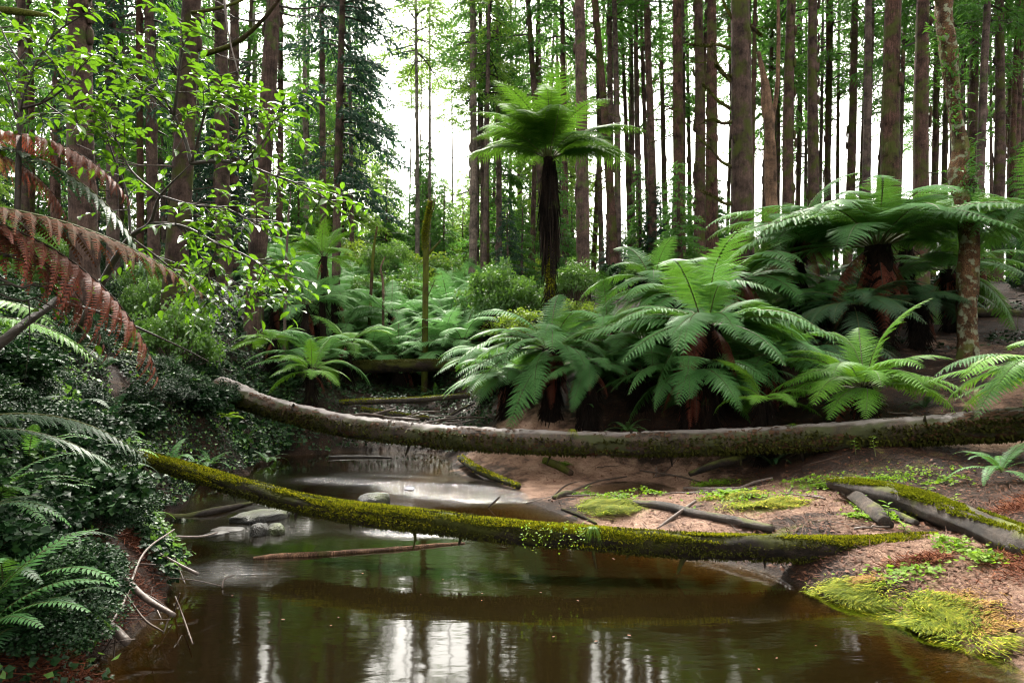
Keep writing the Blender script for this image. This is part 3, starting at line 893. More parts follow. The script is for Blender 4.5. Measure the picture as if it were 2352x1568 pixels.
# ------------------------------------------------------------------ conifers
def trunk_mesh(seed, mat, knots=60, H=32.0, collar=True):
    """trunk of unit radius at the foot, H metres tall"""
    rg = np.random.default_rng(seed)
    g = G()
    z = np.concatenate([[-.6, 0, .15, .4, .8], np.linspace(1.3, H, 60)])
    k = (1 - .72 * np.clip(z / H, 0, 1)) * (1 + .45 * np.exp(-np.clip(z + .6, 0, 99) / .45)) * (1 + rg.normal(0, .018, len(z)))
    sides = 16
    a = np.linspace(0, 2 * np.pi, sides, endpoint=False)
    bx = .25 * np.sin(z * .21 + seed) * np.clip(z / 6, 0, 1)
    by = .25 * np.cos(z * .17 + seed * 2) * np.clip(z / 6, 0, 1)
    V = np.stack([bx[:, None] + np.cos(a) * k[:, None] * (1 + .05 * sn(np.cos(a) * 2, np.sin(a) * 2, z[:, None] * .8, 1.5, seed)),
                  by[:, None] + np.sin(a) * k[:, None] * (1 + .05 * sn(np.cos(a) * 2, np.sin(a) * 2, z[:, None] * .8, 1.5, seed + 1)),
                  z[:, None] + 0 * a], -1)
    i, j = np.meshgrid(np.arange(len(z) - 1), np.arange(sides), indexing='ij'); i, j = i.ravel(), j.ravel(); j2 = (j + 1) % sides
    g.add(V.reshape(-1, 3), np.stack([i * sides + j, i * sides + j2, (i + 1) * sides + j2, (i + 1) * sides + j], 1))
    # knots: low lumps round the branch scars
    zk = rg.random(knots) * H * .7; ak = rg.random(knots) * 6.28
    rk = (1 - .72 * zk / H)
    for q in range(knots):
        c = np.array([np.cos(ak[q]) * rk[q], np.sin(ak[q]) * rk[q], zk[q]])
        o = np.array([np.cos(ak[q]), np.sin(ak[q]), -.15])
        g.tube([c - o * .2, c + o * .06, c + o * .14], [.30, .22, .05], 6, 0)
    return g.mesh('trunk', M[mat], smooth=True)

def conifer_crown(seed, mat, H=15.0, Rr=2.5, nb=62, sprig=.2, bare=0.0, droop=.5, dens=.9, wmat='twig_dark'):
    """crown from its lowest branch (z 0) to the tip (z H)"""
    rg = np.random.default_rng(seed)
    g = G()
    base, dirs, lens = [], [], []
    for b_ in range(nb):
        u = (b_ + rg.random()) / nb
        z = u ** 1.05 * H
        a = rg.random() * 6.28
        L = (Rr * (1 - u) ** .75 + .35) * (.6 + .55 * rg.random())
        n_ = 9
        s = np.linspace(0, 1, n_)
        rise = rg.uniform(.0, .25)
        out_ = np.array([math.cos(a), math.sin(a), 0])
        sd_ = np.array([-math.sin(a), math.cos(a), 0])
        pts = out_ * (s * L)[:, None] + np.array([0, 0, 1.0]) * (z + rise * L * s - droop * L * s ** 2 + .12 * L * s ** 4)[:, None] + sd_ * (rg.normal(0, .12) * L * s ** 2)[:, None]
        g.tube(pts, .028 * (1.1 - s) * (L / 2 + .4), 3, 1, cap=False)
        k = max(4, int(L / .17 * dens))
        for q in range(k):
            t = .18 + .82 * (q + rg.random()) / k
            i0 = min(int(t * (n_ - 1)), n_ - 2); w = t * (n_ - 1) - i0
            p0 = pts[i0] * (1 - w) + pts[i0 + 1] * w
            T = unit(pts[i0 + 1] - pts[i0])
            for sg in (-1, 1):
                l2 = .34 * L * (1.1 - t) + .16
                d2 = unit(T * .75 + sd_ * sg * (.8 + rg.normal(0, .15)) + np.array([0, 0, rg.normal(-.15, .2)]))
                m_ = max(2, int(l2 / (sprig * .34)))
                ss = (np.arange(m_) + .5) / m_
                pp = p0 + d2 * (ss * l2)[:, None] + np.array([0, 0, -1.0]) * (ss ** 2 * l2 * .35)[:, None]
                dd = np.tile(d2, (m_, 1)) + rg.normal(0, .45, (m_, 3)) + np.array([0, 0, -.25])
                base.append(pp); dirs.append(dd); lens.append(sprig * (.7 + .6 * rg.random(m_)))
    B, D, Ls = np.concatenate(base), np.concatenate(dirs), np.concatenate(lens)
    Mx = frames(D, roll=rg.random(len(B)) * 6.28) * Ls[:, None, None]
    g.stamp([(-.03, 0, 0), (.03, 0, 0), (.17, .45, .03), (0, 1, -.05), (-.17, .45, .03)], [(0, 1, 2, 3, 4)], Mx, B, 0)
    return g.mesh('crown', [M[mat], M[wmat]])

def dead_branch_mesh(seed, mat, L):
    """one bare side branch growing along +X from the trunk's middle line"""
    rg = np.random.default_rng(seed)
    g = G()
    s = np.linspace(0, 1, 8)
    pts = np.stack([.05 + s * L, rg.normal(0, .18) * L * s ** 2, -.28 * L * s + .22 * L * s ** 2 + .02 * np.sin(s * 9 + seed)], 1)
    g.tube(pts, .017 * (1.2 - s) * (L / .9) ** .5, 5, 0, cap=False, jitter=.3)
    for q in range(rg.integers(2, 6)):
        i0 = rg.integers(2, 7)
        d2 = unit(np.array([1, rg.normal(0, 1.2), rg.normal(-.1, .4)]))
        g.tube([pts[i0] - d2 * .004, pts[i0] + d2 * L * .18, pts[i0] + d2 * L * .36 + [0, 0, -.03]], [.008, .006, .003], 4, 0, cap=False)
    return g.mesh('dead_branch', M[mat])
DB = [[dead_branch_mesh(k * 10 + q, m_, L_) for q, L_ in enumerate((.7, 1.0, 1.4, .5))] for k, m_ in enumerate(('twig_dark', 'twig', 'bark_moss'))]
def dead_branches(root, r, kind, z0, z1, n_):
    for q in range(n_):
        s_ = random.uniform(.8, 1.2) * (1 + r)
        link('dead_branch', random.choice(DB[kind]), root, (0, 0, random.uniform(z0, z1)), (0, 0, random.uniform(0, 6.28)), (s_,) * 3)

TM = {k: [trunk_mesh(s, m_) for s in ss] for k, m_, ss in (('brown', 'bark', (1, 2, 3)), ('red', 'bark_red', (4, 5, 6)), ('pale', 'bark_pale', (7, 8)))}
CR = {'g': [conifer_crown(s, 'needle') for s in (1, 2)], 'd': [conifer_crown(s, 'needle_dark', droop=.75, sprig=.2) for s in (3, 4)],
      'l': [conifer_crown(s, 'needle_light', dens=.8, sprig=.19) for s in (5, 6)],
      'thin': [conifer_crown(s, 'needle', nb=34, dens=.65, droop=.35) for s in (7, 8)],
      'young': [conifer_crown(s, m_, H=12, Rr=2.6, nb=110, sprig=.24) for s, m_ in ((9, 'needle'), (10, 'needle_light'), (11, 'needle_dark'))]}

def conifer(px_top, px_bot, w, label, kind='red', d=None, dia=.5, crown='thin', cz=12.5, cs=1.0, H=None, stub=0, group=None, dz=0.0):
    """px_top at picture row 0, px_bot at the foot, w trunk width in pixels"""
    d = d or dia * FPX / w
    r = w / FPX * d / 2
    x, y = XY(px_bot, d)
    z = float(gz(x, y)) + dz
    top = P(px_top, 0, d)
    lean = (top[0] - x) / (top[2] - z)
    rz = random.random() * 6.28
    root = empty('conifer', (x, y, z), label, 'conifer', group)
    root.rotation_euler = (random.uniform(-.012, .012), math.atan(lean), 0)
    H = H or random.uniform(25, 31)
    link('trunk', random.choice(TM[kind]), root, (0, 0, 0), (0, 0, rz), (r, r, H / 32))
    if crown:
        me = random.choice(CR[crown])
        k = (H - cz) / 15.0 * 1.02
        link('crown', me, root, (0, 0, cz), (0, 0, rz), (cs, cs, max(k, .5)))
    if stub:
        dead_branches(root, r, stub - 1, 3, 13, 7 if group else 18)
    return root

T = [  # px_top, px_bot, width, kind, extra, label
    (185, 195, 62, 'brown', dict(dia=.62, cz=15), 'thick brown conifer trunk at the left, behind the upper leafy sapling'),
    (258, 254, 28, 'brown', dict(dia=.42, cz=14, stub=1), 'slim conifer trunk just right of the thick left one'),
    (345, 350, 28, 'brown', dict(dia=.42, cz=11), 'slim conifer trunk between the thick left one and the ivy-foot one'),
    (452, 388, 52, 'red', dict(dia=.55, cz=15, stub=2), 'reddish conifer whose foot stands on the ivy bank behind the leafy branch'),
    (500, 512, 36, 'brown', dict(dia=.6, cz=13, stub=2), 'left one of the close pair of conifer trunks behind the leafy branch'),
    (534, 532, 28, 'brown', dict(dia=.5, cz=13), 'right one of the close pair of conifer trunks behind the leafy branch'),
    (622, 580, 44, 'brown', dict(dia=.52, cz=14, stub=1), 'leaning grey-brown conifer at the edge of the bright gap, left'),
    (698, 700, 14, 'pale', dict(dia=.36, cz=17), 'thin pale conifer trunk in the bright gap, right of the leaning one'),
    (740, 738, 17, 'brown', dict(dia=.36, cz=13, crown='d'), 'thin dark conifer trunk right of the thin pale one'),
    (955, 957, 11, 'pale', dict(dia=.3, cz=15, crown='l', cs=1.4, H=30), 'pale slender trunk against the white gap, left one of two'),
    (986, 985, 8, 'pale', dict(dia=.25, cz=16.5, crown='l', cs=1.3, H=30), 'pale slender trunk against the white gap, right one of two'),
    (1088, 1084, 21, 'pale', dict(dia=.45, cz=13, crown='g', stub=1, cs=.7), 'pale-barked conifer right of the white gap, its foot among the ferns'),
    (1104, 1108, 13, 'brown', dict(dia=.33, cz=12, crown='g'), 'slim brown trunk close against the pale-barked conifer'),
    (1212, 1262, 19, 'red', dict(dia=.4, cz=13), 'leaning dark trunk rising behind the tall tree fern'),
    (1290, 1302, 17, 'brown', dict(dia=.36, cz=12, crown='g'), 'slim trunk just right of the tall tree fern crown'),
    (1328, 1342, 33, 'brown', dict(dia=.48, cz=14), 'stout grey-brown conifer right behind the tall tree fern'),
    (1366, 1418, 22, 'red', dict(dia=.4, cz=13, stub=3), 'leaning reddish trunk with short side branches right of the stout one'),
    (1425, 1452, 12, 'red', dict(dia=.3, cz=13), 'thin leaning trunk right of the tall tree fern fronds'),
    (1460, 1472, 16, 'brown', dict(dia=.36, cz=12), 'thin brown trunk standing left of its darker neighbour, centre right'),
    (1487, 1502, 21, 'brown', dict(dia=.42, cz=13), 'dark brown trunk left of the bushy young conifer'),
    (1553, 1566, 28, 'red', dict(dia=.48, cz=13.5, stub=3), 'red-brown trunk rising from behind the bushy young conifer'),
    (1604, 1610, 27, 'red', dict(dia=.48, cz=13.5), 'red-brown trunk between the bushy young conifer and the mossy-branched one'),
    (1634, 1640, 30, 'red', dict(dia=.48, cz=14, stub=3), 'red-brown trunk touching the mossy-branched conifer on its left'),
    (1787, 1790, 12, 'red', dict(dia=.3, cz=12), 'thin trunk right of the split dead spar'),
    (1820, 1815, 29, 'red', dict(dia=.5, cz=13), 'straight trunk, first thick one right of the split dead spar'),
    (1836, 1838, 11, 'red', dict(dia=.3, cz=12), 'thin trunk hugging the first thick one right of the dead spar'),
    (1874, 1870, 29, 'red', dict(dia=.5, cz=14), 'straight trunk, second thick one right of the split dead spar'),
    (1902, 1898, 16, 'red', dict(dia=.38, cz=12), 'slim dark trunk right of the second thick one'),
    (1927, 1924, 10, 'red', dict(dia=.3, cz=12), 'thinnest trunk left of the brightest opening at the right'),
    (1962, 1950, 22, 'red', dict(dia=.46, cz=13), 'trunk along the left edge of the brightest opening at the right'),
    (2054, 2046, 46, 'red', dict(dia=.58, cz=14.5), 'massive trunk right of the brightest opening, above the largest tree fern'),
    (2122, 2120, 37, 'red', dict(dia=.56, cz=14), 'thick knotty trunk left of the gnarled tree'),
    (2174, 2176, 16, 'red', dict(dia=.4, cz=13), 'trunk half hidden behind the gnarled tree'),
    (2238, 2236, 25, 'red', dict(dia=.5, cz=12, crown='g'), 'trunk just right of the gnarled tree'),
    (2292, 2296, 26, 'red', dict(dia=.5, cz=11, crown='g', stub=2), 'second trunk right of the gnarled tree, green twigs on it'),
    (2322, 2326, 15, 'red', dict(dia=.4, cz=12), 'slim trunk third to the right of the gnarled tree'),
    (2346, 2350, 18, 'red', dict(dia=.4, cz=12), 'trunk cut by the right edge of the picture'),
    (42, 50, 26, 'brown', dict(dia=.45, cz=12), 'dim trunk in the upper left corner behind leaves'),
    (128, 120, 22, 'brown', dict(dia=.42, cz=11), 'dim trunk left of the thick left conifer'),
    (400, 402, 18, 'brown', dict(dia=.4, cz=11), 'slim trunk left of the ivy-foot conifer, behind leaves'),
    (586, 590, 12, 'pale', dict(dia=.3, cz=12), 'thin pale trunk left of the leaning conifer'),
]
for a, b_, w, kd, kw, lab in T:
    conifer(a, b_, w, lab, kd, **kw)

# the near conifer with long mossy dead branches on its left side
root = conifer(1701, 1708, 53, 'nearest big conifer with curved mossy dead branches on its left side, centre right', 'red', dia=.60, cz=15)
d0 = .60 * FPX / 53
mb_ = [[(1678, 112), (1650, 104), (1615, 106), (1578, 102)], [(1690, 90), (1685, 50), (1668, 20), (1655, -15)],
       [(1678, 188), (1660, 165), (1645, 140), (1636, 95)], [(1678, 250), (1650, 232), (1630, 210), (1612, 195)],
       [(1682, 385), (1655, 370), (1640, 350), (1600, 312)], [(1682, 470), (1660, 466), (1640, 452), (1610, 440)],
       [(1680, 175), (1662, 172), (1650, 158), (1642, 150)], [(1682, 280), (1660, 284), (1640, 276), (1615, 280)], [(1725, 60), (1735, 70), (1742, 78), (1750, 82)]]
rx, ry, rz_ = root.location
for q, pl in enumerate(mb_):
    g = G()
    pts = spline([P(x, y, d0 - .02 * k) for k, (x, y) in enumerate(pl)], 14) - np.array([rx, ry, rz_])
    k_ = len(pts)
    g.tube(pts, np.linspace(.055, .018, k_) * (1.2 if q == 1 else .85), 7, 0, jitter=.35)
    tt = RNG.integers(0, k_ - 1, 260)
    bp = pts[tt] + (pts[tt + 1] - pts[tt]) * RNG.random(260)[:, None]
    D = unit(RNG.normal(0, 1, (260, 3)) + [0, 0, .5])
    g.stamp([(-.4, 0, 0), (.4, 0, 0), (0, 1, 0)], [(0, 1, 2)], frames(D) * (.035 + .035 * RNG.random(260))[:, None, None], bp + D * .02, 1)
    o = g.build('branch', [M['bark_moss'], M['moss_dull']], root)
    # keep it where the trunk leans
    o.matrix_parent_inverse = Matrix.Rotation(-root.rotation_euler[1], 4, 'Y') @ Matrix.Rotation(-root.rotation_euler[0], 4, 'X')

# the dark spruce with hanging sprays left of the white gap
sp_root = conifer(789, 768, 20, 'dark blue-green spruce with hanging sprays left of the white gap', 'brown', d=23.5, crown=None, H=27)
spray = [conifer_crown(s, 'needle_dark', H=1.6, Rr=2.7, nb=4, sprig=.19, droop=.55, dens=1.2) for s in (31, 32, 33)]
for q in range(21):
    z = 4.5 + q * .72
    link('branch', spray[q % 3], sp_root, (0, 0, z), (0, 0, q * 2.1), (random.uniform(.8, 1.15) * (1.0 if 4 < z < 20 else .7),) * 3)
link('crown', CR['d'][0], sp_root, (0, 0, 16), (0, 0, 1), (1.1, 1.1, .75))

# background trees: random stand, not in front of the named ones
GB = {'L': ('slim trunks of the dense stand at the left', 'slim conifer in the dense dim stand behind the left trunks'),
      'C': ('pale far trunks beyond the valley', 'thin far conifer in the pale green depth beyond the fern valley'),
      'R': ('backlit trunks of the stand at the right', 'thin backlit conifer in the stand behind the right-hand trunks')}
def sky_ok(px, d):
    return not (845 < px < 1080)
rg = np.random.default_rng(3)
pts_ = []
def bg(n_, x0, x1, d0, d1, zone, kinds, crown, czr, wr=(.24, .42), young=0):
    c = 0
    for _ in range(n_ * 30):
        if c >= n_: break
        px, d = rg.uniform(x0, x1), d0 + (d1 - d0) * rg.random() ** .8
        x, y = XY(px, d)
        if any((x - a) ** 2 + (y - b) ** 2 < (1.5) ** 2 for a, b in pts_): continue
        if 850 < px < 1070 and zone == 'C' and crown != 'young' and rg.random() < .5: continue
        pts_.append((x, y)); c += 1
        dia = rg.uniform(*wr)
        conifer(px + rg.normal(0, 16), px, dia * FPX / d, GB[zone][1], kinds[rg.integers(len(kinds))], d=d, crown=crown[rg.integers(len(crown))], cz=rg.uniform(*czr),
                cs=rg.uniform(.8, 1.15), H=rg.uniform(22, 29), stub=int(rg.integers(0, 4)) if d < 42 else 0, group=GB[zone][0])
bg(44, -120, 690, 22, 62, 'L', ['brown', 'red'], ['g', 'thin', 'g', 'd'], (5, 12))
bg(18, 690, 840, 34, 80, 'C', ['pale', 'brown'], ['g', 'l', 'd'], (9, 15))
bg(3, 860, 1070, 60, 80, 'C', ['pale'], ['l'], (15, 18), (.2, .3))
bg(24, 1090, 1340, 30, 70, 'C', ['brown', 'red'], ['g', 'thin', 'l'], (8, 13))
bg(60, 1340, 2480, 26, 48, 'R', ['red', 'brown'], ['thin', 'thin', 'g'], (9, 15), (.22, .4))

# unseen conifers added left of the frame to keep the left bank dim
for q, (x, y, cr_) in enumerate([(-7.5, 4.5, 'd'), (-10, 8.5, 'g'), (-6.5, 0.5, 'g'), (-9.5, -1.5, 'd'), (-12, 4, 'g'), (-5, -4, 'd'), (-13, 10, 'd')]):
    z = float(gz(x, y))
    root = empty('conifer', (x, y, z), 'unseen conifer added beyond the left edge to shade the left bank', 'conifer', 'unseen conifers added beyond the left edge')
    link('trunk', TM['brown'][q % 3], root, (0, 0, 0), (0, 0, q), (.28, .28, .8))
    link('crown', CR[cr_][q % 2], root, (0, 0, 6.5), (0, 0, q), (1.25, 1.25, 1.2))

# young full conifers that close the view under the tall crowns
def young(px, d, H, lab, group, v, wide=1.0):
    x, y = XY(px, d)
    root = empty('young_conifer', (x, y, float(gz(x, y)) - .2), lab, 'young conifer', group)
    link('trunk', TM['brown'][0], root, (0, 0, 0), (0, 0, px), (.09, .09, H / 33))
    link('crown', CR['young'][v], root, (0, 0, .4), (0, 0, px), (wide * H / 12, wide * H / 12, H / 12))
    return root
for q in range(26):
    px, d = rg.uniform(-100, 700), rg.uniform(26, 62)
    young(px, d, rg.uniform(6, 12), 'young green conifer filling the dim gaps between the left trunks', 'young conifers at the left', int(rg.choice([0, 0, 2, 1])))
for q in range(46):
    px, d = rg.uniform(690, 1330) if q < 30 else rg.uniform(840, 1110), rg.uniform(42, 90) if q < 30 else rg.uniform(60, 95)
    H = rg.uniform(7, 11) + d * .03 if 850 < px < 1080 else rg.uniform(9, 17)
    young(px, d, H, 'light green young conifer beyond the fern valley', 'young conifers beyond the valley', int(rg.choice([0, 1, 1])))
for q in range(24):
    px, d = rg.uniform(1340, 2400), rg.uniform(30, 52)
    young(px, d, rg.uniform(3, 7), 'small young conifer among the backlit trunks', 'young conifers among the right-hand trunks', int(rg.choice([0, 1])))
for q in range(20):
    px, d = rg.uniform(1140, 1720), rg.uniform(27, 46)
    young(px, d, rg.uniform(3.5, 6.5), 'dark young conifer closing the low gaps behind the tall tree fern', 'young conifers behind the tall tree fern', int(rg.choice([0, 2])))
young(1565, 17.2, 3.1, 'bushy young conifer standing between red-brown trunks above the tree ferns', None, 0, 1.3)

# ------------------------------------------------------------------ shrubs
def bush_mesh(seed, mat, leaf=.055, nb=70, clump=95, shell=.8, flat=.8):
    rg = np.random.default_rng(seed)
    g = G()
    B, D = [], []
    for b_ in range(nb):
        d_ = unit(rg.normal(0, 1, 3)); d_[2] = abs(d_[2]) * 1.0 - .15
        c = d_ * np.array([1, 1, flat]) * (shell + (1 - shell) * rg.random()) * (.55 + .45 * rg.random()) + [0, 0, .35]
        s = np.linspace(0, 1, 5)[:, None]
        g.tube(np.array([0, 0, -.1]) * (1 - s) + c * s + np.array([0, 0, .12]) * (s * (1 - s)) + rg.normal(0, .015, (5, 3)), [.014, .011, .009, .007, .003], 3, 1, cap=False)
        q = unit(rg.normal(0, 1, (clump, 3)))
        pp = c + q * (rg.random((clump, 1)) ** .5) * np.array([.20, .20, .13]) * (.7 + .6 * rg.random())
        B.append(pp); D.append(q + rg.normal(0, .5, (clump, 3)) + [0, 0, -.15])
    B, D = np.concatenate(B), np.concatenate(D)
    Mx = frames(D, roll=rg.normal(0, .7, len(B))) * (leaf * (.7 + .6 * rg.random(len(B))))[:, None, None]
    g.stamp(LEAF2, LEAF2F, Mx, B, 0)
    return g.mesh('foliage', [M[mat], M['twig']])
BM = {'g': [bush_mesh(1, 'leaf_shrub'), bush_mesh(2, 'leaf_shrub')], 'y': [bush_mesh(3, 'leaf_yellow', nb=46, clump=70), bush_mesh(4, 'leaf_yellow', nb=50, clump=60)],
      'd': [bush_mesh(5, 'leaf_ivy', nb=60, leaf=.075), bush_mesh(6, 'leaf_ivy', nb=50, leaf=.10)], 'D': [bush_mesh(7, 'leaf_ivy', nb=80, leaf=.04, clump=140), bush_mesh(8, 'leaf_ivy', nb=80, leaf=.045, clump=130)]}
def bush(px, py, d, rad, lab, kind='g', group=None, tall=1.0, stem=True):
    c = P(px, py, d)
    g0 = float(gz(c[0], c[1]))
    zb = max(g0, c[2] - rad * tall * .9)
    root = empty('shrub', (c[0], c[1], g0), lab, 'shrub', group)
    link('foliage', random.choice(BM[kind]), root, (0, 0, zb - g0), (0, 0, random.random() * 6), (rad, rad, rad * tall))
    if zb - g0 > .3:
        g = G()
        for q in range(3):
            a = q * 2.1
            g.tube([(math.cos(a) * .1, math.sin(a) * .1, -.1), (math.cos(a) * .15, math.sin(a) * .15, (zb - g0) * .6), (math.cos(a) * .3 * rad, math.sin(a) * .3 * rad, zb - g0 + rad * .3)],
                   [.03, .025, .015], 5)
        g.build('stem', M['twig'], root)
    return root
bush(940, 640, 27, 1.9, 'rounded grey-green shrub above the valley ferns, left of centre', 'g', tall=1.2)
bush(1020, 670, 29, 1.5, 'smaller rounded shrub right of the mossy standing dead stem', 'g')
bush(1010, 590, 34, 1.8, 'rounded shrub high in the valley behind the dead stem', 'g', tall=1.2)
bush(1150, 620, 20, 1.3, 'airy green shrub left of the tall tree fern trunk', 'g', tall=1.5)
bush(1320, 610, 18.5, .85, 'small green shrub right of the tall tree fern skirt', 'g', tall=1.4)
bush(1190, 730, 18, .95, 'small yellow-green shrub at the foot of the tall tree fern', 'y')
bush(1320, 700, 17.5, .8, 'twiggy shrub behind the wide tree fern', 'y')
bush(890, 560, 32, 1.6, 'dark shrub under the hanging spruce sprays', 'g', tall=1.3)
bush(840, 640, 26, 1.0, 'feathery shrub among the valley ferns', 'g', tall=1.2)
for q in range(60):
    px, d = rg.uniform(590, 1330), rg.uniform(33, 75)
    c = XY(px, d)
    r_ = rg.uniform(1.2, 2.6)
    root = empty('shrub', (c[0], c[1], float(gz(*c))), 'leafy shrub in the far undergrowth of the valley', 'shrub', 'far shrubs of the valley')
    link('foliage', random.choice(BM['gy'[int(rg.random() < .35)]]), root, (0, 0, 0), (0, 0, q), (r_, r_, r_ * 1.2))
for q in range(46):
    px, d = rg.uniform(-150, 620), rg.uniform(14, 42)
    if d < 24: px = min(px, 470) - 60
    c = XY(px, d)
    r_ = rg.uniform(.9, 1.9) * (.55 if d < 24 else 1)
    root = empty('shrub', (c[0], c[1], float(gz(*c))), 'dim leafy shrub in the undergrowth between the left trunks', 'shrub', 'undergrowth shrubs at the left')
    link('foliage', random.choice(BM['gyD'[int(rg.choice([0, 0, 2, 2]))]]), root, (0, 0, 0), (0, 0, q), (r_, r_, r_ * rg.uniform(1, 1.6)))
for q in range(26):
    px, d = rg.uniform(1400, 2450), rg.uniform(20, 30)
    c = XY(px, d)
    r_ = rg.uniform(.5, 1.1)
    root = empty('shrub', (c[0], c[1], float(gz(*c))), 'low shrub at the feet of the right-hand trunks', 'shrub', 'low shrubs at the right')
    link('foliage', random.choice(BM['gd'[int(rg.random() < .4)]]), root, (0, 0, 0), (0, 0, q), (r_, r_, r_))

bush(505, 880, 12.7, .5, 'ivy-leaved shrub hiding the left end of the big fallen trunk', 'D')
bush(455, 905, 12.0, .45, 'low ivy-leaved shrub below the one hiding the end of the big trunk', 'D')

# ------------------------------------------------------------------ logs
def hit(px, py, d0=3.0):
    """forward distance at which the view ray through a picture point meets the ground"""
    ds = np.arange(d0, 30, .04)
    q = np.array([P(px, py, d) for d in (1.0,)])[0] - CAM
    X_, Y_, Z_ = q[0] * ds, ds, CAM[2] + q[2] * ds
    k = np.nonzero(Z_ < gz(X_, Y_))[0]
    return float(ds[k[0]]) if len(k) else None

def wood(name, pl, r, label, cat, mat, sides=14, group=None, n=None, stubs=(), moss=0, mossmat='moss', jit=.12, mlen=.022, mangle=1.0, uneven=.10, sub=1, floor=None, top=0.0, snap=False):
    """a log or stick along picture points (px, py, d, radius); origin at its middle on the ground"""
    if snap:
        pl = [(q[0], q[1], hit(q[0], q[1]) or q[2], *q[3:]) for q in pl]
    pts = np.array([P(a, b_, c_) for a, b_, c_, *_ in pl])
    if snap:
        pts[:, 2] = gz(pts[:, 0], pts[:, 1]) + np.array([q[3] if len(q) > 3 else r for q in pl]) * .75
    rad = np.array([q[3] if len(q) > 3 else r for q in pl], float)
    L = np.linalg.norm(np.diff(pts, axis=0), axis=1).sum()
    n = n or max(10, int(L / .07))
    S = spline(np.hstack([pts, rad[:, None]]), n)
    mid = S[len(S) // 2, :3].copy()
    mid[2] = S[:, 2].min() - r
    C, rr = S[:, :3] - mid, S[:, 3]
    T = unit(np.gradient(C, axis=0))
    X = unit(np.cross(T, [0, 0, 1.0])); Z = np.cross(X, T)
    a = np.linspace(0, 2 * np.pi, sides, endpoint=False)
    W = C[:, None] + mid
    k = 1 + uneven * sn(np.cos(a)[None] * 1.5 + 0 * C[:, :1], np.sin(a)[None] * 1.5 + C[:, :1] * 2, C[:, 1:2] * 3, 1.6, len(pl)) \
        + uneven * .5 * sn(np.cos(a)[None] * 3, np.sin(a)[None] * 3, C[:, :1] * 7, 2.0, 3)
    k = k + RNG.normal(0, jit * .18, k.shape)
    V = C[:, None] + (rr[:, None] * k * np.cos(a))[..., None] * X[:, None] + (rr[:, None] * k * np.sin(a))[..., None] * Z[:, None]
    g = G()
    i, j = np.meshgrid(np.arange(n - 1), np.arange(sides), indexing='ij'); i, j = i.ravel(), j.ravel(); j2 = (j + 1) % sides
    g.add(V.reshape(-1, 3), np.stack([i * sides + j, (i + 1) * sides + j, (i + 1) * sides + j2, i * sides + j2], 1))
    g.F.append((np.arange(sides)[None], 0)); g.F.append((np.arange(sides - 1, -1, -1)[None] + (n - 1) * sides, 0))
    if not moss and not stubs:
        o = g.build(name, M[mat], None, smooth=True)
        o.location = mid
        tag(o, label, cat, group)
        return o, C, rr, X, Z
    root = empty(name, mid, label, cat, group)
    g.build('wood', M[mat], root, smooth=True)
    if moss:
        g = G()
        ii = RNG.integers(0, n - 1, moss); w = RNG.random(moss)
        th = RNG.normal(np.pi / 2, mangle, moss)
        dens = sn(C[ii, 0], C[ii, 1], th, 2.2, 5)
        ok = dens > -.55 + (np.abs(th - np.pi / 2) > 1.1) * .5 + top
        ii, w, th = ii[ok], w[ok], th[ok]
        cc_ = C[ii] * (1 - w)[:, None] + C[ii + 1] * w[:, None]
        o_ = X[ii] * np.cos(th)[:, None] + Z[ii] * np.sin(th)[:, None]
        r_ = rr[ii] * (1.0 + .10 * np.clip(sn(C[ii, 0], th, C[ii, 1], 5, 9), 0, 1))
        bp = cc_ + o_ * (r_ * .97)[:, None]
        D = unit(o_ * .8 + RNG.normal(0, .45, o_.shape) + np.array([0, 0, .1]))
        ln = mlen * (.6 + .9 * RNG.random(len(bp)))
        g.stamp([(-.28, 0, 0), (.28, 0, 0), (.18, .6, .1), (0, 1, .2), (-.18, .6, .1)], [(0, 1, 2, 3, 4)], frames(D, roll=RNG.random(len(bp)) * 6) * ln[:, None, None], bp, 0)
        g.build('moss', M[mossmat], root)
    for (u, dxy, ln, r0) in stubs:
        q = int(u * (n - 1))
        g = G()
        dv = unit(np.array(dxy, float))
        p0 = C[q] + dv * rr[q] * .7
        g.tube([p0, p0 + dv * ln * .5 + RNG.normal(0, .01, 3), p0 + dv * ln], [r0 * 1.3, r0, r0 * .35], 6, 0, jitter=.3)
        g.build('branch_stub', M['bark_wet'], root)
    return root, C, rr, X, Z

st = [(u, (RNG.normal(0, .35), RNG.normal(-.3, .3), -1), RNG.uniform(.07, .2), RNG.uniform(.010, .018)) for u in (.18, .22, .26, .3, .36, .40, .44, .49, .53, .60, .64, .69, .75, .79, .83, .87)]
front = wood('fallen_log', [(250, 1022, 8.6, 0.075), (330, 1050, 8.0, 0.079), (430, 1082, 7.5, 0.088), (560, 1120, 6.95, 0.088), (700, 1158, 6.45, 0.088), (860, 1184, 6.05, 0.091), (1000, 1200, 5.85, 0.091), (1200, 1224, 5.65, 0.091),
              (1400, 1240, 5.55, 0.093), (1600, 1253, 5.5, 0.095), (1800, 1260, 5.5, 0.097), (1960, 1262, 5.55, 0.099), (2100, 1255, 5.6, 0.097), (2230, 1250, 5.75, 0.088)], .1,
             'nearest thin fallen log thick with yellow-green moss, spanning the pool', 'log', 'bark_wet', sides=16, stubs=st, moss=100000, mlen=.019, mangle=.95, uneven=.2, mossmat='moss', top=.32)
root, C, rr, X, Z = front
g = G()
n_ = 60000
ii = RNG.integers(2, len(C) - 2, n_)
th = RNG.uniform(-1.5, np.pi + 1.5, n_); w_ = RNG.random(n_)
o_ = X[ii] * np.cos(th)[:, None] + Z[ii] * np.sin(th)[:, None]
k_ = sn(C[ii, 0], C[ii, 1], th, 3.4, 9) > -.3
ii, o_, w_ = ii[k_], o_[k_], w_[k_, None]
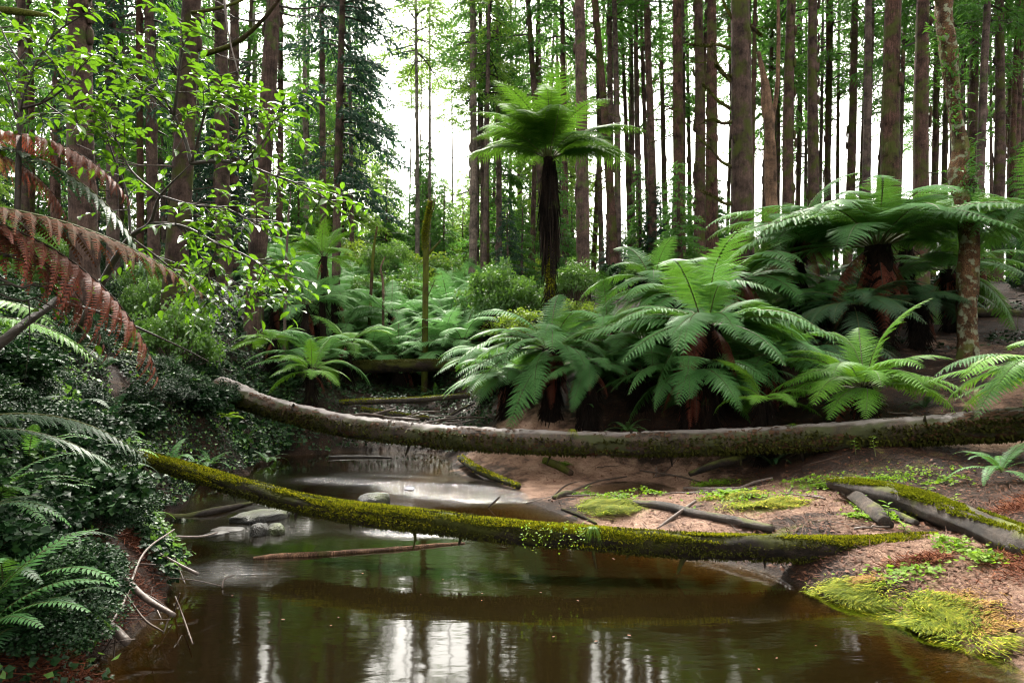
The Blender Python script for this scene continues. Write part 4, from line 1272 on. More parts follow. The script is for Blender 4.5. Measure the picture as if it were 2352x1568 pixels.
base_ = C[ii] * (1 - w_) + C[ii + 1] * w_
g.stamp([(-.28, 0, 0), (.28, 0, 0), (.18, .6, .1), (0, 1, .2), (-.18, .6, .1)], [(0, 1, 2, 3, 4)],
        frames(unit(o_ * .7 + RNG.normal(0, .5, o_.shape)), roll=RNG.random(len(ii)) * 6) * (.018 * (.5 + RNG.random(len(ii))))[:, None, None],
        base_ + o_ * (rr[ii] * RNG.uniform(.93, 1.1, len(ii)))[:, None], 0)
g.build('moss', M['moss_dull'], root)
stb = [(u, (RNG.normal(0, .3), RNG.normal(-.2, .3), -1), RNG.uniform(.15, .32), RNG.uniform(.018, .03)) for u in (.30, .34, .46, .55, .61, .655, .70, .93)] + [(.2, (.2, -.6, .5), .16, .03), (.42, (-.1, -.9, .25), .10, .028), (.52, (.1, -.3, .9), .12, .02), (.66, (.2, -.9, .1), .12, .03), (.76, (-.2, -.5, .6), .14, .022), (.84, (.1, -.9, -.1), .09, .035)]
big = wood('fallen_log', [(505, 893, 13.3, 0.233), (545, 906, 13.0, 0.219), (600, 928, 12.6, 0.186), (700, 955, 12.1, 0.186), (820, 980, 11.6, 0.186), (1000, 1001, 11.1, 0.186), (1200, 1014, 10.7, 0.184), (1400, 1019, 10.4, 0.181),
              (1600, 1016, 10.0, 0.181), (1800, 1007, 9.6, 0.181), (2000, 995, 9.1, 0.181), (2200, 982, 8.6, 0.186), (2352, 972, 8.2, 0.191), (2600, 950, 7.7, 0.195), (2800, 930, 7.3, 0.195)], .2,
           'big fallen trunk with bare grey top and dark mossy sides crossing the whole creek', 'log', 'bark_log', sides=22, stubs=stb, uneven=.09, jit=.25)
# ragged moss and root fringe on the sides of the big log
root, C, rr, X, Z = big
g = G()
n_ = 42000
ii = RNG.integers(8, len(C) - 2, n_)
th = np.where(RNG.random(n_) < .75, RNG.uniform(np.pi + .1 - .55, np.pi * 1.5, n_), RNG.uniform(np.pi * 1.5, np.pi * 2 + .4, n_))
o_ = X[ii] * np.cos(th)[:, None] + Z[ii] * np.sin(th)[:, None]
if (o_[th < np.pi * 1.4][:, 1].mean()) > 0:
    o_ = o_ - 2 * X[ii] * (o_ * X[ii]).sum(1)[:, None]
keep_ = sn(C[ii, 0], C[ii, 1], th * 1.3, 3.0, 2) > -.35
ii, o_ = ii[keep_], o_[keep_]
D = unit(o_ * .6 + RNG.normal(0, .4, o_.shape) + np.array([0, 0, -.25]))
ln = .05 * (.3 + RNG.random(len(ii)) ** 2)
g.stamp([(-.3, 0, 0), (.3, 0, 0), (.2, .6, .1), (0, 1, .2), (-.2, .6, .1)], [(0, 1, 2, 3, 4)], frames(D) * ln[:, None, None], C[ii] + o_ * (rr[ii] * .98)[:, None] + RNG.normal(0, .02, (len(ii), 3)) * [1, 0, 0], 0)
g.build('moss', M['moss_dull'], root)

# loose bark flakes, needles and caught litter on the big log
g = G()
n_ = 5200
ii = RNG.integers(3, len(C) - 2, n_)
th = RNG.uniform(-1.4, np.pi * .9, n_)
o_ = X[ii] * np.cos(th)[:, None] + Z[ii] * np.sin(th)[:, None]
k_ = sn(C[ii, 0], C[ii, 1], th, 2.4, 6) > .05
ii, o_ = ii[k_], o_[k_]
T_ = unit(np.cross(Z[ii], X[ii]))
Mx = np.stack([unit(np.cross(T_, o_)), unit(T_ + RNG.normal(0, .25, T_.shape)), o_], 2)
sz = .03 + .07 * RNG.random(len(ii)) ** 2
g.stamp([(-.22, -.5, 0), (.22, -.45, .02), (.2, .5, .12), (-.18, .45, .06)], [(0, 1, 2, 3)], Mx * sz[:, None, None], C[ii] + o_ * (rr[ii] * 1.02)[:, None], 0)
g.build('loose_bark', M['litter_dark'], root)

wood('fallen_log', [(760, 846, 18.0, .17), (860, 842, 17.8, .165), (960, 840, 17.7, .16), (1060, 838, 17.6, .15)], .16, 'mossy brown cross log resting among the valley ferns', 'log', 'bark_wet', moss=9000, mlen=.03, mossmat='moss_dull', sides=14)
wood('fallen_log', [(780, 925, 15.6, .055), (850, 922, 15.5, .065), (950, 919, 15.3, .065), (1080, 908, 15.2, .055)], .06, 'thin pale log with moss patches lying behind the big fallen trunk', 'log', 'wood_grey', moss=2500, mlen=.025, top=.2)
wood('fallen_log', [(830, 940, 15.4, .05), (900, 952, 15.2, .06), (985, 962, 15.0, .05)], .05, 'short mossy branch under the thin pale log', 'branch', 'wood_grey', moss=1800, mlen=.025)
wood('fallen_log', [(1000, 975, 15.0, .03), (1050, 945, 15.0, .03), (1090, 925, 15.1, .025)], .03, 'pale branch slanting up at the right end of the thin pale log', 'branch', 'wood_grey')
# right: forked split trunk with yellow moss, and the broken piece under it
wood('fallen_log', [(1905, 1108, 7.0, .05), (1960, 1120, 6.75, .09), (2040, 1138, 6.4, .115), (2120, 1160, 6.05, .125), (2200, 1190, 5.7, .13), (2280, 1222, 5.35, .13), (2360, 1258, 5.0, .135), (2480, 1300, 4.7, .13)], .12,
     'split grey-ended log with yellow moss slanting down to the right edge', 'log', 'wood_grey', stubs=((.62, (-.2, -1, -.5), .1, .02),), moss=26000, mlen=.02, mangle=.8, uneven=.16, top=.28)
wood('branch', [(1910, 1110, 6.9, .05), (1960, 1150, 6.55, .07), (2000, 1185, 6.3, .075), (2035, 1215, 6.1, .06)], .06, 'grey split limb leaning under the yellow-mossed log', 'branch', 'wood_grey', uneven=.2, snap=True)
wood('branch', [(2020, 1172, 6.3, .02), (2060, 1188, 6.15, .035), (2105, 1208, 6.0, .03)], .03, 'short broken wood splinter between the split log and the mossy front log', 'branch', 'wood_grey', uneven=.3, snap=True)
wood('branch', [(1455, 1160, 7.6, .03), (1520, 1170, 7.3, .045), (1600, 1188, 7.0, .045), (1680, 1205, 6.7, .045), (1775, 1226, 6.3, .035)], .04, 'dark weathered limb lying on the sand behind the mossy front log', 'branch', 'wood_grey', uneven=.15, snap=True)
wood('branch', [(1510, 1215, 6.9, .018), (1550, 1185, 7.0, .02), (1598, 1150, 7.1, .014)], .02, 'thin brown stick crossing over the dark weathered limb', 'stick', 'twig')
wood('branch', [(1585, 1088, 9.4, .035), (1640, 1068, 9.6, .055), (1712, 1048, 9.9, .05)], .05, 'dark pole leaning against the underside of the big trunk', 'branch', 'bark_wet')
wood('branch', [(1058, 1052, 12.0, .06), (1095, 1078, 10.9, .06), (1140, 1098, 10.2, .05), (1192, 1118, 9.7, .035)], .05, 'dark branch at the water edge with a mossy left tip', 'branch', 'bark_wet', moss=700, mlen=.03)
wood('branch', [(1250, 1064, 11.4, .06), (1282, 1078, 11.0, .065), (1312, 1094, 10.6, .05)], .06, 'short brown log chunk on the pink sand under the big trunk', 'log', 'bark_moss', snap=True)
wood('branch', [(1272, 1148, 8.6, .03), (1300, 1140, 8.7, .045), (1335, 1138, 8.7, .02)], .035, 'small dark driftwood piece left of the bright grass patch', 'driftwood', 'wood_grey', snap=True)
wood('branch', [(1572, 1124, 8.4, .022), (1630, 1128, 8.3, .03), (1700, 1124, 8.4, .02)], .025, 'thin pale stick on the dark hollow right of the sand mound', 'stick', 'twig_grey', snap=True)
wood('branch', [(1580, 1136, 8.15, .018), (1620, 1132, 8.2, .02), (1665, 1140, 8.0, .012)], .02, 'short stick crossing the thin pale one', 'stick', 'twig_grey', snap=True)
wood('branch', [(1700, 1124, 8.4, .02), (1735, 1110, 8.7, .022), (1775, 1100, 9.0, .012)], .02, 'twisted twig at the right end of the thin pale stick', 'stick', 'twig_grey', snap=True)
wood('branch', [(1210, 1158, 8.2, .012), (1300, 1134, 8.9, .016), (1370, 1108, 9.8, .012), (1440, 1096, 10.2, .01)], .015, 'long thin dark twig lying along the sand edge', 'stick', 'twig', snap=True)
wood('branch', [(1260, 1150, 8.4, .008), (1310, 1112, 9.6, .010), (1400, 1104, 9.9, .009)], .01, 'thin arching twig over the sand edge', 'stick', 'twig', snap=True)
wood('branch', [(1290, 1172, 7.8, .014), (1330, 1186, 7.5, .02), (1370, 1208, 7.1, .012)], .018, 'dark root running into the orange shallows', 'root', 'bark_wet', snap=True)
wood('branch', [(1122, 1164, 8.45, .01), (1135, 1152, 8.4, .012), (1148, 1140, 8.35, .01)], .01, 'tiny stick poking out of the shallows', 'stick', 'twig_dark')
wood('branch', [(1470, 1082, 10.2, .012), (1560, 1098, 9.3, .014), (1620, 1112, 8.9, .01)], .012, 'thin straight twig across the dark litter under the big trunk', 'stick', 'twig', snap=True)
# floating bark plank and the dark stick by the rocks
wood('driftwood', [(582, 1284, 6.05, .022), (640, 1278, 6.1, .030), (760, 1272, 6.2, .028), (900, 1262, 6.35, .026), (990, 1254, 6.5, .024), (1068, 1248, 6.6, .016)], .025,
     'long pinkish-brown bark strip floating in front of the mossy log', 'driftwood', 'snag', uneven=.25)
wood('driftwood', [(335, 1182, 8.1, .06), (420, 1190, 7.9, .055), (500, 1172, 8.1, .045), (578, 1154, 8.6, .02)], .05, 'dark wet driftwood stick running out from the left bank to the flat rock', 'driftwood', 'bark_wet')
wood('branch', [(755, 1048, 13.6, .02), (830, 1048, 13.7, .025), (900, 1050, 13.6, .015)], .02, 'pale stick at the far water edge beneath the big trunk', 'stick', 'rock_pale')
for q, (a, lab) in enumerate([
    ([(195, 1258, 4.7, .015), (260, 1300, 4.5, .022), (330, 1370, 4.3, .02), (400, 1412, 4.15, .014)], 'mottled branch sloping from the left ivy down to the water'),
    ([(245, 1428, 3.85, .02), (268, 1450, 3.8, .026), (292, 1474, 3.75, .024)], 'short broken branch end at the left water edge'),
    ([(340, 1255, 5.3, .008), (400, 1290, 5.1, .011), (455, 1318, 5.0, .012)], 'grey twig pointing into the pool under the ivy'),
    ([(200, 1500, 3.5, .005), (280, 1390, 3.9, .007), (330, 1270, 4.6, .008), (400, 1215, 5.2, .005)], 'long thin twig rising from the lower left bank'),
    ([(280, 1350, 4.0, .005), (330, 1420, 3.9, .006), (375, 1450, 3.8, .004)], 'thin twig forking down to the water at the left'),
    ([(330, 1240, 5.6, .007), (380, 1232, 5.9, .01), (460, 1232, 6.2, .010), (500, 1222, 6.4, .006)], 'bent twig reaching towards the pale rocks'),
    ([(510, 1350, 5.2, .006), (515, 1330, 5.25, .006), (540, 1318, 5.3, .004)], 'small bent twig standing in the pool'),
    ([(130, 1495, 3.2, .018), (140, 1530, 3.15, .02), (150, 1560, 3.1, .02)], 'grey stick end among the reddish litter at the lower left'),
    ([(520, 1050, 11.3, .03), (500, 1030, 11.4, .04), (470, 1010, 11.5, .03)], 'brown root coming out of the left bank under the big trunk')]):
    wood('branch', a, .01, lab, 'branch', 'twig_grey' if q in (0, 1, 2, 3, 5, 7) else 'twig')
for q in range(46):     # loose twigs of the left water edge and the debris under the big trunk
    if q < 26:
        px, py, d = RNG.uniform(190, 420), RNG.uniform(1230, 1470), 4.4
        d = float(np.interp(py, [1230, 1470], [5.6, 3.7])); L = RNG.uniform(40, 130); a = RNG.uniform(0, 3.14)
        gname, lab = 'thin twigs tangled at the left water edge', 'thin bare twig in the tangle hanging at the left water edge'
    else:
        px, py, d = RNG.uniform(760, 1080), RNG.uniform(955, 985), 14.2
        L = RNG.uniform(40, 110); a = RNG.uniform(-.3, .3)
        gname, lab = 'sticks in the debris behind the big trunk', 'stick in the debris heap behind the big fallen trunk'
    wood('twig', [(px, py, d), (px + L * .5 * math.cos(a), py + L * .5 * math.sin(a) + RNG.normal(0, 5), d + RNG.normal(0, .15)), (px + L * math.cos(a), py + L * math.sin(a), d + RNG.normal(0, .3))],
         RNG.uniform(.003, .007) if q < 26 else RNG.uniform(.01, .03), lab, 'twig', 'twig_grey' if q % 3 else 'twig', sides=6, group=gname, n=8)

# ------------------------------------------------------------------ rocks
def rock(px, py, d, sx, sy, sz, label, mat, seed, cat='rock', group=None):
    import bmesh
    bm = bmesh.new()
    bmesh.ops.create_icosphere(bm, subdivisions=4, radius=1)
    me = bpy.data.meshes.new('rock')
    bm.to_mesh(me); bm.free()
    n_ = len(me.vertices)
    v = np.empty(n_ * 3, np.float32); me.vertices.foreach_get('co', v); v = v.reshape(-1, 3)
    k = 1 + .16 * sn(v[:, 0], v[:, 1], v[:, 2], 1.6, seed) + .06 * sn(v[:, 0], v[:, 1], v[:, 2], 4.5, seed + 2) + .03 * sn(v[:, 0], v[:, 1], v[:, 2], 11, seed + 2)
    v = np.sign(v) * np.abs(v) ** .8 * k[:, None] * [sx, sy, sz]
    me.vertices.foreach_set('co', v.astype(np.float32).ravel())
    me.polygons.foreach_set('use_smooth', np.ones(len(me.polygons), bool))
    me.materials.append(M[mat])
    me.update()
    p = P(px, py, d)
    o = link('rock', me, None, p, (0, 0, seed))
    return tag(o, label, cat, group)
rock(602, 1188, 7.75, .33, .2, .085, 'flat dark rock in the pool behind the mossy log', 'rock_moss', 1)
rock(595, 1222, 7.0, .10, .09, .10, 'left one of the two small round mossy rocks in the pool', 'rock_moss', 2)
rock(632, 1222, 7.05, .11, .10, .09, 'right one of the two small round mossy rocks in the pool', 'rock_moss', 5)
rock(525, 1218, 7.2, .19, .10, .03, 'pale flat slab at the water surface left of the mossy rocks', 'rock_pale', 3)
rock(498, 1226, 7.0, .12, .07, .025, 'smaller pale flat slab left of the larger slab', 'rock_pale', 7)
rock(856, 1152, 8.6, .22, .14, .11, 'mossy rock showing above the front log', 'rock_moss', 4)
0 and rock(1065, 1112, 9.9, .22, .12, .04, 'low pale stone washed by the riffle', 'rock_pale', 6)
rock(940, 1122, 9.8, .14, .08, .02, 'half-sunken stone in the riffle, left of the pale one', 'rock', 8)
rock(700, 1178, 8.2, .14, .1, .04, 'low stone by the right end of the flat dark rock', 'rock', 9)

# ------------------------------------------------------------------ leafy saplings at the left
def twig_leaves(g, p0, dirv, L, nleaf, size, rg, r0=.004, droop=.25):
    s = np.linspace(0, 1, 7)[:, None]
    bend = unit(rg.normal(0, 1, 3)) * L * .15
    pts = p0 + dirv * L * s + bend * s * (1 - s) + np.array([0, 0, -1.0]) * (L * droop * s ** 2)
    g.tube(pts, r0 * (1.1 - s[:, 0]), 4, 0, cap=False)
    t = np.linspace(.25, 1, nleaf)
    f = t * 6; i0 = np.clip(f.astype(int), 0, 5); w = (f - i0)[:, None]
    bp = pts[i0] * (1 - w) + pts[i0 + 1] * w
    T = unit(pts[i0 + 1] - pts[i0])
    sd_ = unit(np.cross(T, [0, 0, 1.0])) * np.where(np.arange(nleaf) % 2, 1, -1)[:, None]
    D = unit(T * .6 + sd_ * .9 + rg.normal(0, .3, (nleaf, 3)) + [0, 0, -.15])
    sz = size * (.6 + .6 * rg.random(nleaf)) * (1 - .15 * t)
    return bp, D, sz
LF = [(0, 0, 0), (-.16, .22, .05), (-.21, .5, .06), (-.13, .78, .0), (0, 1, -.16), (.13, .78, .0), (.21, .5, .06), (.16, .22, .05), (0, .3, -.005), (0, .6, -.02)]
LFF = [(0, 8, 1), (0, 7, 8)], [(1, 8, 9, 2), (8, 7, 6, 9), (2, 9, 4, 3), (9, 6, 5, 4)]
def sapling(name, limbs, label, cat, mat, leaf, seed, spread=.35, per=16, nl=5, rmax=.02, wood_m='twig_dark', base=None, tw=.28, up=.2, skip=0):
    rg = np.random.default_rng(seed)
    p00 = P(*limbs[0][0][:3])
    b0 = np.array(base if base else (p00[0], p00[1], float(gz(p00[0], p00[1]))))
    root = empty(name, b0, label, cat)
    gw, B, D, S_ = G(), [], [], []
    for k, lm in enumerate(limbs):
        pts = spline([P(a, b_, c_) for a, b_, c_ in [q[:3] for q in lm]], 26) - b0
        r0, r1 = (lm[0][3] if len(lm[0]) > 3 else rmax * .5), .003
        g = G()
        g.tube(pts, np.linspace(r0, r1, 26), 7, 0, jitter=.15)
        g.build('limb', M[wood_m], root, smooth=True)
        if k < skip: continue
        L = np.linalg.norm(np.diff(pts, axis=0), axis=1).sum()
        m_ = max(3, int(per * L))
        for q in range(m_):
            t = 1 - (rg.random() ** 1.2) * .8
            i0 = min(int(t * 25), 24)
            T = unit(pts[i0 + 1] - pts[i0])
            dv = unit(T * .7 + rg.normal(0, .75, 3) * [1, .8, .7] + [0, 0, up])
            bp, dd, sz = twig_leaves(gw, pts[i0], dv, tw * (.5 + rg.random()), nl + rg.integers(0, 3), leaf, rg)
            B.append(bp); D.append(dd); S_.append(sz)
    gw.build('twig', M[wood_m], root)
    g = G()
    B, D, S_ = np.concatenate(B), np.concatenate(D), np.concatenate(S_)
    Mx = frames(D, roll=rg.normal(0, .35, len(B))) * S_[:, None, None]
    v0 = g.n
    g.stamp(LF, LFF[0], Mx, B, 0)
    # second face set shares the same template: stamp faces only
    k = len(LF)
    for tf in (LFF[1],):
        f = (np.array(tf)[None] + (np.arange(len(B)) * k)[:, None, None]).reshape(-1, 4)
        g.F.append((f, 0))
    g.build('leaves', M[mat], root, smooth=True)
    print(label, len(B), 'leaves')
    return root
sapling('broadleaf_sapling', [
    [(180, 760, 4.9, .03), (250, 620, 4.75), (300, 545, 4.6), (345, 512, 4.5), (368, 450, 4.4), (440, 376, 4.3)],
    [(440, 376, 4.3, .014), (425, 320, 4.3), (400, 265, 4.25), (372, 215, 4.2), (350, 160, 4.2)],
    [(440, 376, 4.3, .013), (500, 370, 4.25), (560, 378, 4.2), (620, 400, 4.2), (690, 425, 4.15), (770, 470, 4.1)],
    [(440, 376, 4.3, .010), (460, 300, 4.2), (480, 240, 4.1), (520, 190, 4.1)],
    [(345, 512, 4.5, .013), (420, 520, 4.4), (500, 560, 4.35), (570, 590, 4.3), (640, 640, 4.3)],
    [(400, 265, 4.25, .010), (410, 180, 4.15), (418, 110, 4.1), (420, 40, 4.05)],
    [(368, 450, 4.4, .009), (300, 390, 4.4), (260, 310, 4.35), (180, 240, 4.3)],
    [(300, 545, 4.6, .010), (290, 440, 4.6), (250, 330, 4.5), (230, 240, 4.4)],
    [(560, 378, 4.2, .008), (600, 330, 4.1), (640, 270, 4.1), (650, 250, 4.05)],
    [(400, 265, 4.25, .007), (330, 200, 4.2), (290, 160, 4.2), (230, 150, 4.2)],
    [(500, 370, 4.25, .007), (560, 300, 4.2), (590, 250, 4.2)],
    [(500, 560, 4.35, .007), (480, 640, 4.4), (520, 700, 4.4)], [(420, 520, 4.4, .007), (470, 600, 4.6), (560, 660, 4.7), (640, 690, 4.7)],
    [(300, 545, 4.6, .008), (360, 590, 4.8), (420, 640, 4.9), (470, 700, 5.0)],
    [(368, 450, 4.4, .008), (440, 470, 4.3), (520, 480, 4.3), (600, 520, 4.3)],
    ], 'leafy sapling with bright yellow-green leaves arching out over the left bank', 'sapling', 'leaf_fresh', .095, 5, per=24, skip=1, nl=6)
sapling('broadleaf_sapling', [
    [(40, 500, 3.9, .02), (42, 380, 3.85), (48, 250, 3.8), (70, 170, 3.8), (115, 90, 3.8)],
    [(48, 250, 3.8, .009), (100, 235, 3.8), (150, 200, 3.75), (190, 150, 3.7)],
    [(70, 170, 3.8, .008), (30, 120, 3.8), (0, 60, 3.8)],
    [(115, 90, 3.8, .007), (150, 60, 3.8), (200, 30, 3.8)],
    [(42, 300, 3.85, .007), (20, 200, 3.8), (0, 160, 3.8), (-40, 120, 3.8)],
    [(100, 235, 3.8, .006), (150, 270, 3.8), (190, 300, 3.8)],
    ], 'leafy sapling filling the upper left corner', 'sapling', 'leaf_fresh', .08, 6, per=20, skip=0)
sapling('broadleaf_sapling', [
    [(-60, 620, 3.4, .01), (0, 590, 3.4), (40, 585, 3.4)], [(0, 640, 3.4, .008), (50, 660, 3.4), (80, 650, 3.4)], [(-30, 660, 3.5, .006), (40, 690, 3.5), (95, 680, 3.5)],
    ], 'few glossy leaves beside the brown fronds at the left edge', 'sapling', 'leaf_fresh', .08, 8, per=4, nl=3)
# dark bare limb at the lower left and thin twigs
wood('branch', [(-60, 830, 3.6, .03), (0, 788, 3.65, .028), (60, 740, 3.8, .024), (130, 690, 4.0, .02), (170, 640, 4.1, .012)], .02, 'dark bare limb rising at the left edge under the brown fronds', 'branch', 'twig_dark')
wood('branch', [(130, 690, 4.0, .012), (250, 725, 4.3, .010), (400, 790, 4.6, .006), (480, 830, 4.8, .003)], .008, 'thin dark twig crossing in front of the reddish trunk', 'twig', 'twig_dark')
wood('branch', [(470, 125, 7.5, .03), (540, 100, 7.3, .026), (600, 50, 7.1, .02), (640, 0, 7.0, .018), (680, -60, 6.9, .014)], .02, 'mossy limb slanting up behind the leaves at the upper left', 'branch', 'bark_moss')
wood('branch', [(440, 30, 8, .02), (520, 15, 8, .018), (590, -15, 8, .012)], .02, 'dark limb at the top edge, left of the leaning conifer', 'branch', 'bark_moss')
wood('branch', [(470, 175, 8, .014), (530, 170, 8, .010), (590, 140, 8, .006)], .01, 'thin dead limb under the slanting mossy limb', 'branch', 'twig_dark')
wood('branch', [(515, 0, 6.8, .012), (525, 80, 6.8, .009), (550, 180, 6.8, .004)], .01, 'thin pale hanging twig in front of the close pair of trunks', 'twig', 'twig_grey')
wood('branch', [(-30, 20, 5, .03), (60, 30, 5.1, .026), (110, 36, 5.2, .012)], .02, 'mossy limb stub poking in at the top left corner', 'branch', 'bark_moss')

# ------------------------------------------------------------------ fronds hanging in from a tree fern off the left edge
def hand_fern(loc, label, fr, name='tree_fern', cat='tree fern', trunk_h=0, group=None):
    root = empty(name, loc, label, cat, group)
    if trunk_h:
        fern_trunk(trunk_h, .12, 300).build('trunk', M['fern_trunk'], root)
    for me, a, tilt, s, roll in fr:
        f = link('frond', me, root, (0, 0, trunk_h), (tilt, roll, a), (s,) * 3)
    return root
FD = [frond_mesh('frond', 'frond_dead', a, b_, lmax=.21, npin=24, npl=20, seed=s, drop=.55, stipe='stipe_dark', vee=.5, rachis=.005) for s, (a, b_) in enumerate([(20, -70), (14, -76), (30, -62)])]
FD.append(frond_mesh('frond', 'frond_dying', 14, -42, lmax=.19, npin=25, npl=20, seed=9, drop=.45, vee=.4, rachis=.005))
c = P(-330, 475, 3.3); g0 = float(gz(c[0], c[1]))
hand_fern((c[0], c[1], g0), 'tree fern off the left edge with large hanging brown-red dead fronds', [
    (FD[3], R(-74), R(0), 1.75, 0), (FD[1], R(-66), R(-3), 1.85, 0), (FD[0], R(-58), R(-10), 1.5, 0)],
    trunk_h=max(.5, c[2] - g0))
c = P(-160, 330, 3.8); g0 = float(gz(c[0], c[1]))
hand_fern((c[0], c[1], g0), 'second tree fern off the left edge whose dead fronds hang dark behind the upper leaves', [
    (FD[2], R(-75), R(0), 1.25, 0), (FD[1], R(-65), R(0), .9, 0), (random.choice(FR['arch_dark']), R(-70), R(-25), 1.6, 0)], trunk_h=max(.5, c[2] - g0))
c = P(-190, 770, 4.2); g0 = float(gz(c[0], c[1]))
hand_fern((c[0], c[1], g0), 'green fern reaching in from the left edge under the brown fronds', [
    (FR['arch_bright'][0], R(-80), 0, 1.15, 0), (FR['arch_bright'][3], R(-62), 0, 1.1, 0), (FR['arch_bright'][1], R(-100), 0, 1.1, 0)], trunk_h=max(.1, c[2] - g0))
c = P(-200, 1010, 3.3); g0 = float(gz(c[0], c[1]))
hand_fern((c[0], c[1], g0), 'dark fern frond arching in at the left edge above the ivy', [
    (FR['arch_dark'][0], R(-70), 0, 1.15, 0), (FR['arch_dark'][2], R(-50), 0, 1.0, 0)], trunk_h=max(.1, c[2] - g0))

c = P(2405, 850, 7.9); g0 = float(gz(c[0], c[1]))
hand_fern((c[0], c[1], g0), 'fern whose long fronds trail down over the big trunk at the right edge', [
    (FR['arch_bright'][1], R(100), R(-8), 1.35, 0), (FR['droop_bright'][2], R(118), R(15), 1.3, 0), (FR['arch'][0], R(85), R(5), 1.4, 0), (FR['droop'][0], R(105), R(8), 1.35, 0)], trunk_h=max(.1, c[2] - g0))

def sword_fern(px, d, L, label, nf=9, var='sword', group=None, seed=0, az=None, dz=0.0, elev=None):
    rg = np.random.default_rng(seed + 900)
    x, y = XY(px, d)
    z = float(gz(x, y)) + dz
    root = empty('fern', (x, y, z), label, 'fern', group)
    for q in range(nf):
        a = (az[0] + (az[1] - az[0]) * q / max(1, nf - 1)) if az else q * 6.283 / nf
        s = L * (.75 + .4 * rg.random())
        link('frond', FR[var][rg.integers(len(FR[var]))], root, (0, 0, 0), (rg.normal(-.15 if elev is None else elev, .12), rg.normal(0, .1), a + rg.normal(0, .15)), (s,) * 3)
    return root
sword_fern(-40, 2.75, .62, 'ladder fern with long fresh fronds in the lower left corner', 11, 'sword', seed=1, az=(R(-150), R(-20)), dz=.05)
sword_fern(-50, 3.6, .62, 'dark ladder fern at the left edge above the corner fern', 8, 'sword', seed=2, az=(R(-130), R(-30)), dz=.15)
sword_fern(275, 6.6, .42, 'small bright fern at the left end of the mossy front log', 8, 'sword_bright', seed=3, dz=.25)
sword_fern(330, 6.0, .36, 'fern with small bright fronds over the ivy beside the driftwood stick', 7, 'sword_bright', seed=4, dz=.1)
sword_fern(490, 10.6, .55, 'fern on the left bank just below the big trunk', 9, 'sword', seed=5, dz=.15)
sword_fern(400, 9.0, .6, 'fern in the ivy midway between the two fallen logs', 9, 'sword', seed=6, dz=.15)
sword_fern(285, 12.5, .8, 'upright fern at the foot of the reddish conifer', 8, 'sword', seed=7, elev=.25)
sword_fern(385, 13.0, .7, 'upright fern right at the base of the ivy-foot conifer', 7, 'sword', seed=8, elev=.25)
sword_fern(620, 12.6, .6, 'drooping fern under the left end of the big trunk', 9, 'sword', seed=9, dz=.2)
sword_fern(560, 12.2, .6, 'second drooping fern under the left end of the big trunk, nearer the bank', 8, 'sword', seed=10, dz=.2)
sword_fern(2290, 7.3, .62, 'blue-green spreading fern on the sand bank at the right', 11, 'sword', seed=11, dz=.12)
sword_fern(1320, 11.6, .5, 'small dark fern on the sand beneath the big trunk', 9, 'sword', seed=12)
sword_fern(1440, 11.6, .55, 'dark fern peeping over the big trunk at centre right', 9, 'sword', seed=13, dz=.25)
sword_fern(1345, 12.0, .45, 'small fern standing up behind the big trunk', 7, 'sword', seed=14, dz=.35, elev=.2)
sword_fern(1770, 10.0, .55, 'shaded fern in the hollow under the big trunk', 9, 'sword_dark', seed=15)
sword_fern(2120, 10.4, .5, 'dark fern right of the bright green fern base', 9, 'sword_dark', seed=16)
sword_fern(1000, 18.2, .7, 'small fern hanging under the mossy cross log', 8, 'sword', seed=17)

# ------------------------------------------------------------------ ivy and small plants (nobody could count them)
def scatter_leaves(name, label, cat, n, fx, leaf, mat, seed, hmin=.02, hmax=.12, tv=LEAF2, tf=LEAF2F, upb=.9, clump=None):
    rg = np.random.default_rng(seed)
    x, y, keep = fx(rg, n)
    x, y = x[keep], y[keep]
    z = gz(x, y)
    ok = z > .03
    x, y, z = x[ok], y[ok], z[ok]
    e = .05
    nx_ = -(gz(x + e, y) - gz(x - e, y)) / (2 * e); ny_ = -(gz(x, y + e) - gz(x, y - e)) / (2 * e)
    N = unit(np.stack([nx_, ny_, np.ones_like(x)], 1))
    lump = np.clip(.5 + .6 * sn(x, y, 0, 3.1, 3), 0, 1) * np.clip(.6 + .5 * sn(x, y, 0, 8, 5), 0, 1)
    h = hmin + (hmax - hmin) * lump * (.35 + .65 * rg.random(len(x)) ** .5)
    B = np.stack([x, y, z], 1) + N * h[:, None]
    a = rg.random(len(x)) * 6.28
    D = unit(np.stack([np.cos(a), np.sin(a), rg.normal(0, .35, len(x))], 1))
    Nn = unit(N * upb + rg.normal(0, .4, N.shape))
    s = leaf * (.55 + .8 * rg.random(len(x)))
    g = G()
    g.stamp(tv, tf, frames(D, Nn) * s[:, None, None], B, 0)
    o = g.build(name, M[mat])
    tag(o, label, cat, kind='stuff')
    print(name, len(x))
    return o
def left_bank(rg, n, dmin=2.6, dmax=19.0):
    d = np.exp(rg.uniform(math.log(dmin), math.log(dmax), n))
    px = rg.uniform(-350, 700, n)
    x, y = (px - 1176) / FPX * d, d
    edge = np.interp(d, [2.5, 4, 5.3, 6.8, 8, 10.2, 12.3, 14, 17, 19], [150, 300, 400, 400, 410, 500, 600, 650, 660, 640])
    patch = sn(x, y, 0, 1.3, 7) > -.45
    near = rg.random(n) < np.clip((d - 3.3) / 2.2, .03, 1)
    return x, y, (px < edge + 15) & patch & near
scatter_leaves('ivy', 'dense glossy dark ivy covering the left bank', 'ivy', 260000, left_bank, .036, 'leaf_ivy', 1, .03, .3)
scatter_leaves('ground_cover', 'lighter small-leaved creepers mixed through the left bank', 'creeper', 22000, left_bank, .045, 'leaf_shrub', 2, .1, .34)
